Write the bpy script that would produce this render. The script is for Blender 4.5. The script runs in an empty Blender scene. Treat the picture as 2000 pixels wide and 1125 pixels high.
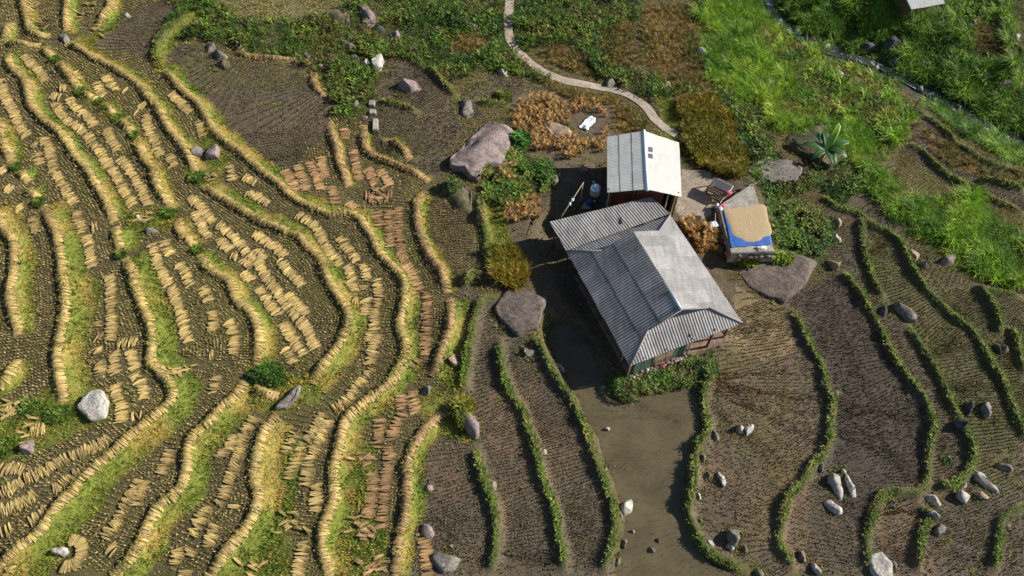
import bpy, bmesh, math, random
import numpy as np
from mathutils import Vector, Matrix
from mathutils import noise as mnoise

rng = np.random.default_rng(11)
random.seed(11)
scene = bpy.context.scene
col_ = scene.collection

# ------------------------------------------------------------------ camera
PITCH, HFOV, DIST = 57.5, 70.0, 46.0
_p = math.radians(PITCH)
CAM = np.array([0.0, -DIST * math.cos(_p), DIST * math.sin(_p)])
FW = np.array([0.0, math.cos(_p), -math.sin(_p)])
RT = np.array([1.0, 0.0, 0.0])
UP = np.cross(RT, FW)
FOC = 1000.0 / math.tan(math.radians(HFOV / 2))
cam_data = bpy.data.cameras.new('camera')
cam_data.sensor_fit = 'HORIZONTAL'
cam_data.angle = math.radians(HFOV)
cam_data.clip_start = 0.1
cam_data.clip_end = 2000
cam = bpy.data.objects.new('camera', cam_data)
col_.objects.link(cam)
cam.location = CAM
cam.rotation_euler = (math.radians(90 - PITCH), 0, 0)
scene.camera = cam

# ------------------------------------------------------------------ sky, sun, exposure
SUN_EL, SUN_AZ = 29.5, 11.0          # azimuth measured from +x towards +y
world = bpy.data.worlds.new('World')
scene.world = world
world.use_nodes = True
wn = world.node_tree.nodes
wn.clear()
sky = wn.new('ShaderNodeTexSky')
sky.sky_type = 'NISHITA'
sky.sun_disc = False
sky.sun_elevation = math.radians(SUN_EL)
sky.sun_rotation = math.radians(90 - SUN_AZ)
sky.altitude = 1200
bg = wn.new('ShaderNodeBackground')
bg.inputs['Strength'].default_value = 0.07
wo = wn.new('ShaderNodeOutputWorld')
world.node_tree.links.new(sky.outputs[0], bg.inputs[0])
world.node_tree.links.new(bg.outputs[0], wo.inputs[0])
sun_data = bpy.data.lights.new('sun', 'SUN')
sun_data.energy = 5.0
sun_data.angle = math.radians(0.55)
sun_data.color = (1.0, 0.95, 0.87)
sun = bpy.data.objects.new('sun', sun_data)
col_.objects.link(sun)
_e, _a = math.radians(SUN_EL), math.radians(SUN_AZ)
SUNDIR = Vector((math.cos(_e) * math.cos(_a), math.cos(_e) * math.sin(_a), math.sin(_e)))
sun.rotation_euler = SUNDIR.to_track_quat('Z', 'Y').to_euler()
sun.location = (60, 10, 60)
scene.view_settings.view_transform = 'Standard'
scene.view_settings.look = 'None'
scene.view_settings.exposure = 0.4
scene.view_settings.gamma = 1.0
scene.view_settings.use_curve_mapping = False
scene.cycles.max_bounces = 6
scene.cycles.transparent_max_bounces = 4

# ------------------------------------------------------------------ helpers
def lin(r, g, b):
    f = lambda c: (c / 255 / 12.92) if c <= 10 else ((c / 255 + 0.055) / 1.055) ** 2.4
    return np.array([f(r), f(g), f(b)])

def tag(o, label=None, cat=None, group=None, kind=None):
    if label: o['label'] = label
    if cat: o['category'] = cat
    if group: o['group'] = group
    if kind: o['kind'] = kind
    return o

def empty(name, loc, label, cat, group=None, rz=0.0):
    o = bpy.data.objects.new(name, None)
    o.empty_display_size = 0.3
    col_.objects.link(o)
    o.location = loc
    o.rotation_euler = (0, 0, rz)
    return tag(o, label, cat, group)

def link_mesh(name, me, mat=None, parent=None):
    o = bpy.data.objects.new(name, me)
    if mat and not me.materials: me.materials.append(mat)
    col_.objects.link(o)
    if parent: o.parent = parent
    return o

def bm_obj(name, bm, mat, parent=None, smooth=False):
    me = bpy.data.meshes.new(name)
    bm.normal_update()
    bm.to_mesh(me); bm.free()
    if smooth:
        me.polygons.foreach_set('use_smooth', [True] * len(me.polygons))
    return link_mesh(name, me, mat, parent)

def np_mesh(name, V, F, mat=None, col=None, smooth=False):
    """V (n,3), F (m,k) all faces with k corners, col (n,3) linear."""
    V = np.ascontiguousarray(V, dtype=np.float32); F = np.ascontiguousarray(F, dtype=np.int32)
    me = bpy.data.meshes.new(name)
    m, k = F.shape
    me.vertices.add(len(V)); me.vertices.foreach_set('co', V.ravel())
    me.loops.add(m * k); me.loops.foreach_set('vertex_index', F.ravel())
    me.polygons.add(m)
    me.polygons.foreach_set('loop_start', np.arange(0, m * k, k, dtype=np.int32))
    me.polygons.foreach_set('loop_total', np.full(m, k, dtype=np.int32))
    if smooth: me.polygons.foreach_set('use_smooth', np.ones(m, dtype=bool))
    if col is not None:
        a = me.color_attributes.new('col', 'FLOAT_COLOR', 'POINT')
        c4 = np.ones((len(V), 4), dtype=np.float32); c4[:, :3] = col
        a.data.foreach_set('color', c4.ravel())
    me.update(calc_edges=True)
    if mat: me.materials.append(mat)
    return me

def add_box(bm, c, s, R=None):
    v = []
    for dx in (-.5, .5):
        for dy in (-.5, .5):
            for dz in (-.5, .5):
                p = Vector((dx * s[0], dy * s[1], dz * s[2]))
                if R is not None: p = R @ p
                v.append(bm.verts.new(p + Vector(c)))
    for f in ((0, 1, 3, 2), (4, 6, 7, 5), (0, 4, 5, 1), (2, 3, 7, 6), (0, 2, 6, 4), (1, 5, 7, 3)):
        bm.faces.new([v[i] for i in f])

def add_tube(bm, a, b, r0, r1=None, n=8, cap=True):
    a, b = Vector(a), Vector(b)
    r1 = r0 if r1 is None else r1
    d = (b - a).normalized()
    q = d.to_track_quat('Z', 'Y').to_matrix()
    A, Bv = [], []
    for i in range(n):
        t = 2 * math.pi * i / n
        o = q @ Vector((math.cos(t), math.sin(t), 0))
        A.append(bm.verts.new(a + o * r0)); Bv.append(bm.verts.new(b + o * r1))
    for i in range(n):
        j = (i + 1) % n
        bm.faces.new((A[i], A[j], Bv[j], Bv[i]))
    if cap:
        bm.faces.new(A[::-1]); bm.faces.new(Bv)

def add_lathe(bm, prof, n=20, c=(0, 0, 0)):
    rings = []
    for r, z in prof:
        rings.append([bm.verts.new((c[0] + r * math.cos(2 * math.pi * i / n), c[1] + r * math.sin(2 * math.pi * i / n), c[2] + z)) for i in range(n)])
    for a, b in zip(rings, rings[1:]):
        for i in range(n):
            bm.faces.new((a[i], a[(i + 1) % n], b[(i + 1) % n], b[i]))
    bm.faces.new(rings[0][::-1]); bm.faces.new(rings[-1])

def add_prism(bm, pts, z0, z1):
    lo = [bm.verts.new((p[0], p[1], z0 if np.isscalar(z0) else z0[i])) for i, p in enumerate(pts)]
    hi = [bm.verts.new((p[0], p[1], z1 if np.isscalar(z1) else z1[i])) for i, p in enumerate(pts)]
    n = len(pts)
    bm.faces.new(hi); bm.faces.new(lo[::-1])
    for i in range(n):
        j = (i + 1) % n
        bm.faces.new((lo[i], lo[j], hi[j], hi[i]))

# ------------------------------------------------------------------ materials
def new_mat(name):
    m = bpy.data.materials.new(name); m.use_nodes = True
    nt = m.node_tree
    return m, nt, nt.nodes['Principled BSDF']

def N(nt, t, **kw):
    n = nt.nodes.new(t)
    for k, v in kw.items():
        if k in n.inputs: n.inputs[k].default_value = v
        else: setattr(n, k, v)
    return n

def noise_node(nt, scale, detail=4, rough=.6, coord=None):
    n = N(nt, 'ShaderNodeTexNoise'); n.inputs['Scale'].default_value = scale
    n.inputs['Detail'].default_value = detail; n.inputs['Roughness'].default_value = rough
    if coord is not None: nt.links.new(coord, n.inputs['Vector'])
    return n

def maprange(nt, src, a, b, c, d):
    m = N(nt, 'ShaderNodeMapRange')
    m.inputs[1].default_value = a; m.inputs[2].default_value = b
    m.inputs[3].default_value = c; m.inputs[4].default_value = d
    nt.links.new(src, m.inputs[0])
    return m.outputs[0]

def mul_color(nt, colsock, facsock):
    mx = N(nt, 'ShaderNodeMix', data_type='RGBA', blend_type='MULTIPLY')
    mx.inputs[0].default_value = 1.0
    nt.links.new(colsock, mx.inputs[6])
    nt.links.new(facsock, mx.inputs[7])
    return mx.outputs[2]

def mat_vcol(name, rough=.9, n1=None, n2=None, bump=0.0, bump_scale=20, translucent=0.0, spec=.3):
    """vertex colour 'col' times noise."""
    m, nt, bs = new_mat(name)
    at = N(nt, 'ShaderNodeAttribute', attribute_name='col')
    c = at.outputs['Color']
    geo = N(nt, 'ShaderNodeNewGeometry')
    for sp in (n1, n2):
        if sp:
            nn = noise_node(nt, sp[0], 5, .65, geo.outputs['Position'])
            c = mul_color(nt, c, maprange(nt, nn.outputs['Fac'], .3, .7, sp[1], sp[2]))
    nt.links.new(c, bs.inputs['Base Color'])
    bs.inputs['Roughness'].default_value = rough
    bs.inputs['Specular IOR Level'].default_value = spec
    if bump:
        nn = noise_node(nt, bump_scale, 6, .7, geo.outputs['Position'])
        bp = N(nt, 'ShaderNodeBump'); bp.inputs['Strength'].default_value = 1.0; bp.inputs['Distance'].default_value = bump
        nt.links.new(nn.outputs['Fac'], bp.inputs['Height'])
        nt.links.new(bp.outputs[0], bs.inputs['Normal'])
    if translucent:
        tr = N(nt, 'ShaderNodeBsdfTranslucent'); nt.links.new(c, tr.inputs['Color'])
        mx = N(nt, 'ShaderNodeMixShader'); mx.inputs[0].default_value = translucent
        out = nt.nodes['Material Output']
        nt.links.new(bs.outputs[0], mx.inputs[1]); nt.links.new(tr.outputs[0], mx.inputs[2])
        nt.links.new(mx.outputs[0], out.inputs['Surface'])
    return m

def mat_plain(name, c, rough=.8, var=.25, scale=3.0, bump=.004, bscale=25, metal=0.0, objvar=0.0, c2=None, spec=.4):
    """flat base colour with two scales of blotches, optional second colour and per-object variation."""
    m, nt, bs = new_mat(name)
    geo = N(nt, 'ShaderNodeNewGeometry')
    rgb = N(nt, 'ShaderNodeRGB'); rgb.outputs[0].default_value = (*c, 1)
    cs = rgb.outputs[0]
    n1 = noise_node(nt, scale, 6, .65, geo.outputs['Position'])
    if c2 is not None:
        mx = N(nt, 'ShaderNodeMix', data_type='RGBA')
        nt.links.new(maprange(nt, n1.outputs['Fac'], .42, .62, 0, 1), mx.inputs[0])
        nt.links.new(cs, mx.inputs[6]); mx.inputs[7].default_value = (*c2, 1)
        cs = mx.outputs[2]
    n2 = noise_node(nt, scale * 4.3, 5, .7, geo.outputs['Position'])
    cs = mul_color(nt, cs, maprange(nt, n2.outputs['Fac'], .3, .7, 1 - var, 1 + var))
    if objvar:
        oi = N(nt, 'ShaderNodeObjectInfo')
        cs = mul_color(nt, cs, maprange(nt, oi.outputs['Random'], 0, 1, 1 - objvar, 1 + objvar))
    nt.links.new(cs, bs.inputs['Base Color'])
    bs.inputs['Roughness'].default_value = rough
    bs.inputs['Metallic'].default_value = metal
    bs.inputs['Specular IOR Level'].default_value = spec
    if bump:
        nn = noise_node(nt, bscale, 5, .7, geo.outputs['Position'])
        bp = N(nt, 'ShaderNodeBump'); bp.inputs['Distance'].default_value = bump
        nt.links.new(nn.outputs['Fac'], bp.inputs['Height'])
        nt.links.new(bp.outputs[0], bs.inputs['Normal'])
    return m

M_ground = mat_vcol('soil', .95, (2.3, .72, 1.3), (13.0, .45, 1.6), .09, 9)
M_straw = mat_vcol('rice_straw', .75, (3.0, .86, 1.14), (45.0, .7, 1.3), translucent=.12)
M_stub = mat_vcol('rice_stubble', .9, (2.0, .8, 1.2), None, translucent=.1)
M_leaf = mat_vcol('leaves', .6, (1.1, .66, 1.34), (5.0, .72, 1.3), translucent=.3, spec=.35)

# ------------------------------------------------------------------ ground shape
def smooth_px(pts, step=7.0):
    P = np.array(pts, float)
    if len(P) < 3:
        n = max(2, int(np.hypot(*(P[-1] - P[0])) / step) + 1)
        return np.linspace(P[0], P[-1], n)
    Q = np.vstack([2 * P[0] - P[1], P, 2 * P[-1] - P[-2]])
    out = []
    for i in range(1, len(Q) - 2):
        p0, p1, p2, p3 = Q[i - 1:i + 3]
        n = max(2, int(np.hypot(*(p2 - p1)) / step))
        t = np.arange(n)[:, None] / n
        out.append(.5 * (2 * p1 + (p2 - p0) * t + (2 * p0 - 5 * p1 + 4 * p2 - p3) * t ** 2 + (3 * p1 - p0 - 3 * p2 + p3) * t ** 3))
    out.append(P[-1:])
    return np.vstack(out)

def rays(px):
    px = np.atleast_2d(np.asarray(px, float))
    return FW + RT * ((px[:, :1] - 1000) / FOC) - UP * ((px[:, 1:2] - 562.5) / FOC)

def hit(px, Hf, dz=0.0):
    d = rays(px)
    z = np.zeros(len(d))
    for _ in range(30):
        t = (z - CAM[2]) / d[:, 2]
        P = CAM + d * t[:, None]
        z = .6 * z + .4 * (Hf(P[:, 0], P[:, 1]) + dz)
    t = (z - CAM[2]) / d[:, 2]
    return CAM + d * t[:, None]

def at_z(px, z):
    d = rays(px)[0]
    return CAM + d * ((z - CAM[2]) / d[2])

def B0(x, y):
    return -0.12 * 60 * np.tanh(x / 60)

def seg_dist(X, Y, line):
    """signed distance (positive on the right-hand side of travel), arc position; brute force."""
    best = np.full(X.shape, 1e9); sd = np.zeros(X.shape); tt = np.zeros(X.shape)
    acc = 0.0
    for a, b in zip(line[:-1], line[1:]):
        d = b - a; L2 = d @ d + 1e-9; L = math.sqrt(L2)
        px_, py_ = X - a[0], Y - a[1]
        t = np.clip((px_ * d[0] + py_ * d[1]) / L2, 0, 1)
        ex, ey = px_ - t * d[0], py_ - t * d[1]
        q = ex * ex + ey * ey
        m = q < best
        best = np.where(m, q, best)
        sd = np.where(m, np.where(d[1] * px_ - d[0] * py_ >= 0, 1.0, -1.0), sd)
        tt = np.where(m, acc + t * L, tt)
        acc += L
    return np.sqrt(best) * sd, tt

STREAM_PX = [(1470, -70), (1515, 35), (1560, 75), (1620, 103), (1690, 122), (1745, 147), (1790, 172), (1850, 205), (1920, 245), (2010, 292), (2120, 350)]
_st = hit(STREAM_PX, lambda x, y: B0(x, y) - 1.8)[:, :2]

def Bstream(x, y):
    d, t = seg_dist(np.asarray(x, float), np.asarray(y, float), _st)
    far = np.clip(-d, 0, 60)
    return -1.9 * np.exp(-(d / 4.2) ** 2) + 3.0 * (1 - np.exp(-np.maximum(far - 1.5, 0) / 26))

# grid: fine in view, growing steps outside
def axis(lo, hi, step, ext):
    core = np.arange(lo, hi + 1e-6, step)
    g = []
    s = step; x = 0
    while x < ext:
        s *= 1.22; x += s; g.append(x)
    g = np.array(g)
    return np.concatenate([(lo - g)[::-1], core, core[-1] + g]), len(g), len(core)

STEP = 0.16
X0, X1, Y0, Y1 = -46.0, 53.0, -21.0, 45.0
AX, NX0, NXC = axis(X0, X1, STEP, 220)
AY, NY0, NYC = axis(Y0, Y1, STEP, 220)
GX, GY = np.meshgrid(AX, AY, indexing='ij')
fineX, fineY = AX[NX0:NX0 + NXC], AY[NY0:NY0 + NYC]
FX, FY = np.meshgrid(fineX, fineY, indexing='ij')

def blur(A, r):
    k = max(1, int(r / STEP))
    for ax in (0, 1):
        for _ in range(2):
            P = np.pad(A, [(k + 1, k) if i == ax else (0, 0) for i in range(2)], mode='edge')
            c = np.cumsum(P, axis=ax)
            n = A.shape[ax]
            hi_ = np.take(c, range(2 * k + 1, 2 * k + 1 + n), axis=ax)
            lo_ = np.take(c, range(0, n), axis=ax)
            A = (hi_ - lo_) / (2 * k + 1)
    return A

def vnoise(x, y, s, seed=0):
    """smooth value noise 0..1 at feature size s metres"""
    r = np.random.default_rng(seed).random((128, 128))
    u, v = x / s + 1000.3, y / s + 1000.7
    i, j = np.floor(u).astype(int), np.floor(v).astype(int)
    fu, fv = u - i, v - j
    fu, fv = fu * fu * (3 - 2 * fu), fv * fv * (3 - 2 * fv)
    g = lambda a, b: r[a % 128, b % 128]
    return (g(i, j) * (1 - fu) + g(i + 1, j) * fu) * (1 - fv) + (g(i, j + 1) * (1 - fu) + g(i + 1, j + 1) * fu) * fv

def fbm(x, y, s, seed=0):
    return (vnoise(x, y, s, seed) + .5 * vnoise(x, y, s / 2.1, seed + 1) + .25 * vnoise(x, y, s / 4.3, seed + 2)) / 1.75

HB = B0(GX, GY)
HB += Bstream(GX, GY)
HB += (fbm(GX, GY, 9.0, 3) - .5) * .35
H = HB.copy()

def lookup(A, x, y):
    x = np.asarray(x, float); y = np.asarray(y, float)
    u = np.clip((x - X0) / STEP, 0, NXC - 1.001); v = np.clip((y - Y0) / STEP, 0, NYC - 1.001)
    i, j = u.astype(int), v.astype(int); fu, fv = u - i, v - j
    F = A[NX0:NX0 + NXC, NY0:NY0 + NYC]
    return (F[i, j] * (1 - fu) + F[i + 1, j] * fu) * (1 - fv) + (F[i, j + 1] * (1 - fu) + F[i + 1, j + 1] * fu) * fv

def base_h(x, y): return lookup(HB, x, y)
def gh(x, y): return lookup(H, x, y)
def G(px, dz=0.0): return hit(px, gh, dz)
def g1(u, v, dz=0.0): return G([(u, v)], dz)[0]
def pxm(u, v):
    """pixels of the 2000-px photo per metre at the ground there"""
    P = g1(u, v); return FOC / ((P - CAM) @ FW)

# house frame (fitted)
HO = np.array([6.83, 3.35]); HTH = -1.18
HU = np.array([math.cos(HTH), math.sin(HTH)]); HV = np.array([-math.sin(HTH), math.cos(HTH)])
HA, HL, HE, HR = 3.73, 8.69, 1.31, 3.06
HZ = -1.0     # ground at the house
def hp(u, v, z): return Vector((*(HO + HU * u + HV * v), z))

def inside(X, Y, poly):
    c = np.zeros(X.shape, bool)
    n = len(poly); j = n - 1
    for i in range(n):
        xi, yi = poly[i][:2]; xj, yj = poly[j][:2]
        if yi != yj:
            m = ((yi > Y) != (yj > Y)) & (X < (xj - xi) * (Y - yi) / (yj - yi) + xi)
            c ^= m
        j = i
    return c
# ------------------------------------------------------------------ traced bunds: key -> (points, riser width m, crest height m, reach m)
STRAW = {
 'S1': ([(48,-20),(48,0),(55,33),(60,60),(73,68),(97,75)], .5),
 'S2': ([(136,-20),(135,0),(133,33),(131,68)], .5),
 'S3': ([(219,-15),(218,0),(216,20),(205,33),(190,52)], .5),
 'S4': ([(5,92),(45,91),(78,92)], .3),
 'S5': ([(25,46),(17,70),(0,82)], .3),
 'A1': ([(83,95),(100,110),(108,118)], .4),
 'A2': ([(114,124),(130,143),(147,163),(158,178)], .4),
 'A3': ([(163,184),(177,192),(190,198)], .4),
 'A4': ([(201,205),(217,217),(228,230)], .4),
 'A5': ([(233,236),(250,250),(263,263)], .4),
 'A6': ([(266,270),(276,290),(282,312),(290,320),(303,337),(310,367),(327,396),(337,412)], .5),
 'A7': ([(347,430),(353,455),(370,472),(385,486)], .6),
 'A8': ([(389,497),(407,525),(433,542),(450,555),(460,578),(467,595),(487,608),(500,628),(507,655),(507,690),(500,714)], .7),
 'B1': ([(133,83),(150,93),(173,108),(200,123),(227,137),(247,150),(267,163),(283,180),(293,197),(310,213),(320,233),(333,257),(353,280),(367,303),(377,323),(384,340)], .6),
 'B2': ([(397,362),(420,380),(443,393),(460,405),(500,430),(527,442),(557,455),(587,468),(605,490),(627,508),(635,532),(647,558),(660,582),(677,605),(682,622),(677,648),(665,675),(647,698),(628,722),(605,750)], .8),
 'C1': ([(317,138),(333,150),(347,167),(367,187),(387,203),(400,223),(413,247),(423,263),(443,280),(467,297),(483,310),(500,325),(520,343),(545,362),(567,385),(587,398),(610,407),(633,418),(650,424),(678,418),(700,428),(713,445),(730,472),(740,495),(757,515),(777,535),(790,552),(792,575),(789,602),(783,625),(781,646),(790,665),(793,688),(783,712),(769,738),(745,765),(713,787),(690,807),(673,827),(667,857),(660,883),(653,917),(652,950),(652,983),(640,1010),(632,1035),(631,1067),(635,1093),(643,1130)], .75),
 'D1': ([(710,247),(712,280),(720,300),(740,312),(767,322),(793,333),(820,345),(838,357)], .3),
 'D2': ([(828,375),(818,390),(815,415),(818,452),(831,485),(842,508),(860,528),(868,555),(872,576)], .5),
 'D3': ([(879,586),(881,622),(877,652),(863,687),(850,722),(842,735)], .7),
 'E1': ([(643,240),(650,267),(660,293),(663,320),(673,343),(681,368)], .3),
 'F1': ([(878,808),(858,813),(838,832),(820,853),(807,880),(797,910),(797,937),(797,967),(795,997),(787,1030),(780,1060),(777,1087),(773,1130)], .6),
 'G1': ([(478,742),(460,777),(433,800),(408,830),(382,850),(371,877),(368,910),(361,943),(347,963),(320,983),(300,1010),(287,1037),(273,1070),(253,1097),(222,1128)], 1.0),
 'H1': ([(540,810),(520,838),(510,867),(502,900),(498,937),(507,963),(503,990),(493,1017),(473,1043),(450,1070),(430,1097),(410,1128)], 1.1),
 'I1': ([(17,107),(22,130),(33,143),(50,160),(58,180),(61,203),(73,220),(90,240),(110,253),(130,277),(147,303),(163,323),(177,340),(190,362),(207,392),(217,412),(224,434)], .6),
 'I2': ([(227,445),(233,468),(240,495)], .8),
 'I3': ([(245,506),(260,535),(267,565),(277,592),(290,622),(300,652),(301,682),(297,712),(317,732),(335,752),(342,772),(333,792),(307,815),(280,837),(253,857),(227,883),(200,903),(173,930),(147,960),(120,987),(97,1020),(73,1047),(43,1070),(13,1093),(-10,1115)], 1.15),
 'J1': ([(-8,240),(0,253),(10,277),(17,300),(27,320)], .7),
 'J2': ([(42,335),(52,350),(57,357)], .6),
 'J3': ([(58,372),(68,382),(78,390)], .6),
 'J4': ([(88,402),(100,432),(113,458),(120,492),(124,525),(129,558),(132,592),(130,625),(123,658),(117,692),(117,725),(123,755),(126,772),(120,795)], 1.1),
 'K1': ([(-12,405),(0,425),(13,452),(30,475),(33,508),(30,538),(25,570),(24,590),(29,610),(37,635),(33,658)], .8),
 'K3': ([(36,705),(28,722),(18,742),(-8,762)], .5),
 'L1': ([(463,98),(478,112),(500,116),(540,119),(577,118)], .3),
 'L2': ([(613,143),(615,167),(627,183),(647,193)], .3),
 'N1': ([(747,280),(773,280),(790,297),(800,313)], .3),
 'O1': ([(590,122),(613,130)], .2),
 'P1': ([(493,757),(540,778)], .3),
 'Q1': ([(938,412),(939,445)], .3),
}
GREEN = {
 'gA': ([(1673,418),(1680,448),(1683,485),(1693,518),(1707,555),(1733,592)], .5),
 'gA2': ([(1768,628),(1790,668),(1810,698),(1838,748),(1853,783),(1870,813),(1880,840),(1893,863),(1897,890),(1890,918),(1868,942),(1838,950),(1815,947)], .5),
 'gB': ([(1600,375),(1613,395),(1640,412),(1673,420),(1700,440),(1733,455),(1757,478),(1770,508),(1790,545),(1820,582),(1853,615),(1893,648),(1917,682),(1933,715),(1955,748),(1973,797),(1987,830),(2010,875)], .5),
 'gC': ([(1636,525),(1660,555),(1683,588),(1707,628),(1730,675),(1750,715),(1775,748),(1800,780),(1813,810),(1818,837),(1811,867),(1810,900),(1807,937),(1790,963),(1753,963),(1720,970),(1707,997),(1697,1023),(1690,1060),(1693,1090),(1697,1130)], .55),
 'gC2': ([(1793,970),(1797,988),(1818,1010),(1799,1033),(1794,1067),(1790,1130)], .4),
 'gD': ([(1533,595),(1553,622),(1570,658),(1587,692),(1605,722),(1612,757),(1623,783),(1620,817),(1617,850),(1607,890),(1587,907),(1567,940),(1537,973),(1527,1010),(1520,1043),(1519,1062),(1533,1083),(1557,1128)], .6),
 'gE': ([(1900,555),(1930,592),(1947,628),(1955,665)], .4),
 'gE2': ([(1953,640),(1977,645),(1983,675),(1990,708),(2008,745)], .4),
 'gE3': ([(1890,560),(1923,567),(1963,575),(2005,584)], .3),
 'gE4': ([(2010,985),(1973,1003),(1953,1017),(1947,1050),(1943,1083),(1936,1130)], .5),
 'gF': ([(990,580),(945,590),(930,618),(921,658),(914,692),(908,745),(902,778)], .5),
 'gG': ([(930,860),(930,883),(940,917),(950,950),(963,983),(970,1017),(970,1057),(963,1097),(950,1130)], .5),
 'gH': ([(976,655),(977,690),(987,745),(1003,780),(1020,803),(1033,840),(1050,890),(1060,937),(1080,983),(1090,1023),(1095,1063),(1102,1090),(1092,1128)], .5),
 'gI': ([(1028,650),(1053,675),(1070,708),(1090,745),(1113,777),(1130,810),(1147,847),(1160,890),(1173,923),(1187,957),(1199,990),(1201,1023),(1200,1050),(1190,1083),(1168,1128)], .5),
 'gJ': ([(1386,705),(1379,750),(1371,783),(1377,817),(1380,845),(1362,867),(1353,893),(1353,933),(1347,967),(1340,1003),(1353,1033),(1370,1063),(1393,1087),(1427,1103),(1468,1125)], .7),
 'gL': ([(733,197),(777,207),(827,223)], .3),
 'gL2': ([(827,127),(850,147),(877,177),(897,197)], .4),
 'gL3': ([(920,200),(967,207),(1010,208)], .3),
 'gM': ([(385,22),(333,60),(311,90),(310,117),(318,133)], .7),
 'gN': ([(897,568),(927,542),(945,530)], .4),
 'gN2': ([(935,375),(943,430),(950,458),(953,492),(960,535),(985,575)], .4),
 'gU1': ([(1757,280),(1790,293),(1820,320),(1850,347),(1880,363),(1930,390),(2010,425)], .4),
 'gU2': ([(1790,222),(1840,257),(1860,280),(1897,303),(1933,323),(1967,333),(2010,350)], .4),
 'gU3': ([(1895,350),(1950,360),(2010,376)], .3),
 'gU4': ([(1945,-20),(1947,0),(1953,50),(1960,100),(1967,133),(1982,165)], .4),
 'gU5': ([(1972,-20),(1970,0),(1967,20),(1975,45)], .3),
 'gU6': ([(1965,80),(2010,112)], .3),
 'gU7': ([(1908,-10),(1915,25),(1900,60),(1893,85)], .3),
}
LINES = {}
for dct, kind in ((STRAW, 's'), (GREEN, 'g')):
    for k, (pts, rw) in dct.items():
        P = hit(smooth_px(pts, 9), base_h)[:, :2]
        n = np.diff(P, axis=0)
        # travel so that the right-hand side is downhill (towards +x, a little away from camera)
        score = (n[:, 1] * 1.0 - n[:, 0] * .15).sum()
        if score < 0: P = P[::-1].copy()
        if k in ('gM', 'L1', 'S4'): pass
        LINES[k] = dict(P=P, rw=rw, kind=kind)

REACH = 3.0
DH = np.zeros(FX.shape)
RISER = np.zeros(FX.shape)
CREST = np.zeros(FX.shape)
UPD = np.full(FX.shape, 99.0); UPI = np.full(FX.shape, -1, int)
NEAR = np.full(FX.shape, 99.0)
KEYS = list(LINES)
WOB = (fbm(FX, FY, 1.1, 40) - .5)
for li, k in enumerate(KEYS):
    L = LINES[k]; P = L['P']; rw = L['rw']
    pad = 9.5
    i0 = max(0, int((P[:, 0].min() - pad - X0) / STEP)); i1 = min(NXC, int((P[:, 0].max() + pad - X0) / STEP) + 1)
    j0 = max(0, int((P[:, 1].min() - pad - Y0) / STEP)); j1 = min(NYC, int((P[:, 1].max() + pad - Y0) / STEP) + 1)
    if i1 <= i0 or j1 <= j0: continue
    sh = (i1 - i0, j1 - j0)
    best = np.full(sh, 1e9); sd = np.zeros(sh); tt = np.zeros(sh); endd = np.zeros(sh, bool)
    acc = 0.0; ns = len(P) - 1
    for s in range(ns):
        a, b = P[s], P[s + 1]
        x0, x1 = min(a[0], b[0]) - pad, max(a[0], b[0]) + pad
        y0, y1 = min(a[1], b[1]) - pad, max(a[1], b[1]) + pad
        a0 = max(i0, int((x0 - X0) / STEP)) - i0; a1 = min(i1, int((x1 - X0) / STEP) + 1) - i0
        b0 = max(j0, int((y0 - Y0) / STEP)) - j0; b1 = min(j1, int((y1 - Y0) / STEP) + 1) - j0
        d = b - a; L2 = d @ d + 1e-9; Ls = math.sqrt(L2)
        if a1 <= a0 or b1 <= b0: acc += Ls; continue
        X = FX[i0 + a0:i0 + a1, j0 + b0:j0 + b1]; Y = FY[i0 + a0:i0 + a1, j0 + b0:j0 + b1]
        px_, py_ = X - a[0], Y - a[1]
        tr = (px_ * d[0] + py_ * d[1]) / L2
        t = np.clip(tr, 0, 1)
        q = (px_ - t * d[0]) ** 2 + (py_ - t * d[1]) ** 2
        S = np.s_[a0:a1, b0:b1]
        m = q < best[S]
        best[S] = np.where(m, q, best[S])
        sd[S] = np.where(m, np.where(d[1] * px_ - d[0] * py_ >= 0, 1., -1.), sd[S])
        tt[S] = np.where(m, acc + t * Ls, tt[S])
        e = ((s == 0) & (tr < 0)) | ((s == ns - 1) & (tr > 1))
        endd[S] = np.where(m, e, endd[S])
        acc += Ls
    dist = np.sqrt(best); sg = dist * sd
    total = acc
    taper = np.clip(np.minimum(tt, total - tt) / min(1.2, total * .4), 0, 1)
    taper = np.where(endd, 0, taper * taper * (3 - 2 * taper))
    S = np.s_[i0:i1, j0:j1]
    wob = WOB[S]
    # sawtooth: level ground above the bund, a riser below it
    amp = .06 * np.clip(REACH - dist, 0, None)
    ramp = np.clip((sg - .12) / (rw * .85), 0, 1); ramp = ramp * ramp * (3 - 2 * ramp)
    DH[S] += taper * amp * (1 - 2 * ramp)
    ch, cw = (.24, .22) if L['kind'] == 's' else (.34, .23)
    cr = np.exp(-((sg + .02) / cw) ** 2) * taper
    DH[S] += ch * cr * (1 + wob * .8)
    CREST[S] = np.maximum(CREST[S], np.where(L['kind'] == 'g', cr, 0))
    if L['kind'] == 's':
        rs = np.clip((rw + .3 + wob * .6 - sg) / .2, 0, 1) * (sg > -.15) * (taper > .02)
        RISER[S] = np.maximum(RISER[S], rs)
    up = np.where((sg < 0) & ~endd, dist, 99)
    m = up < UPD[S]
    UPD[S] = np.where(m, up, UPD[S]); UPI[S] = np.where(m, li, UPI[S])
    NEAR[S] = np.minimum(NEAR[S], np.where(endd, 99, dist))
C = np.s_[NX0:NX0 + NXC, NY0:NY0 + NYC]
H[C] += DH

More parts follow.
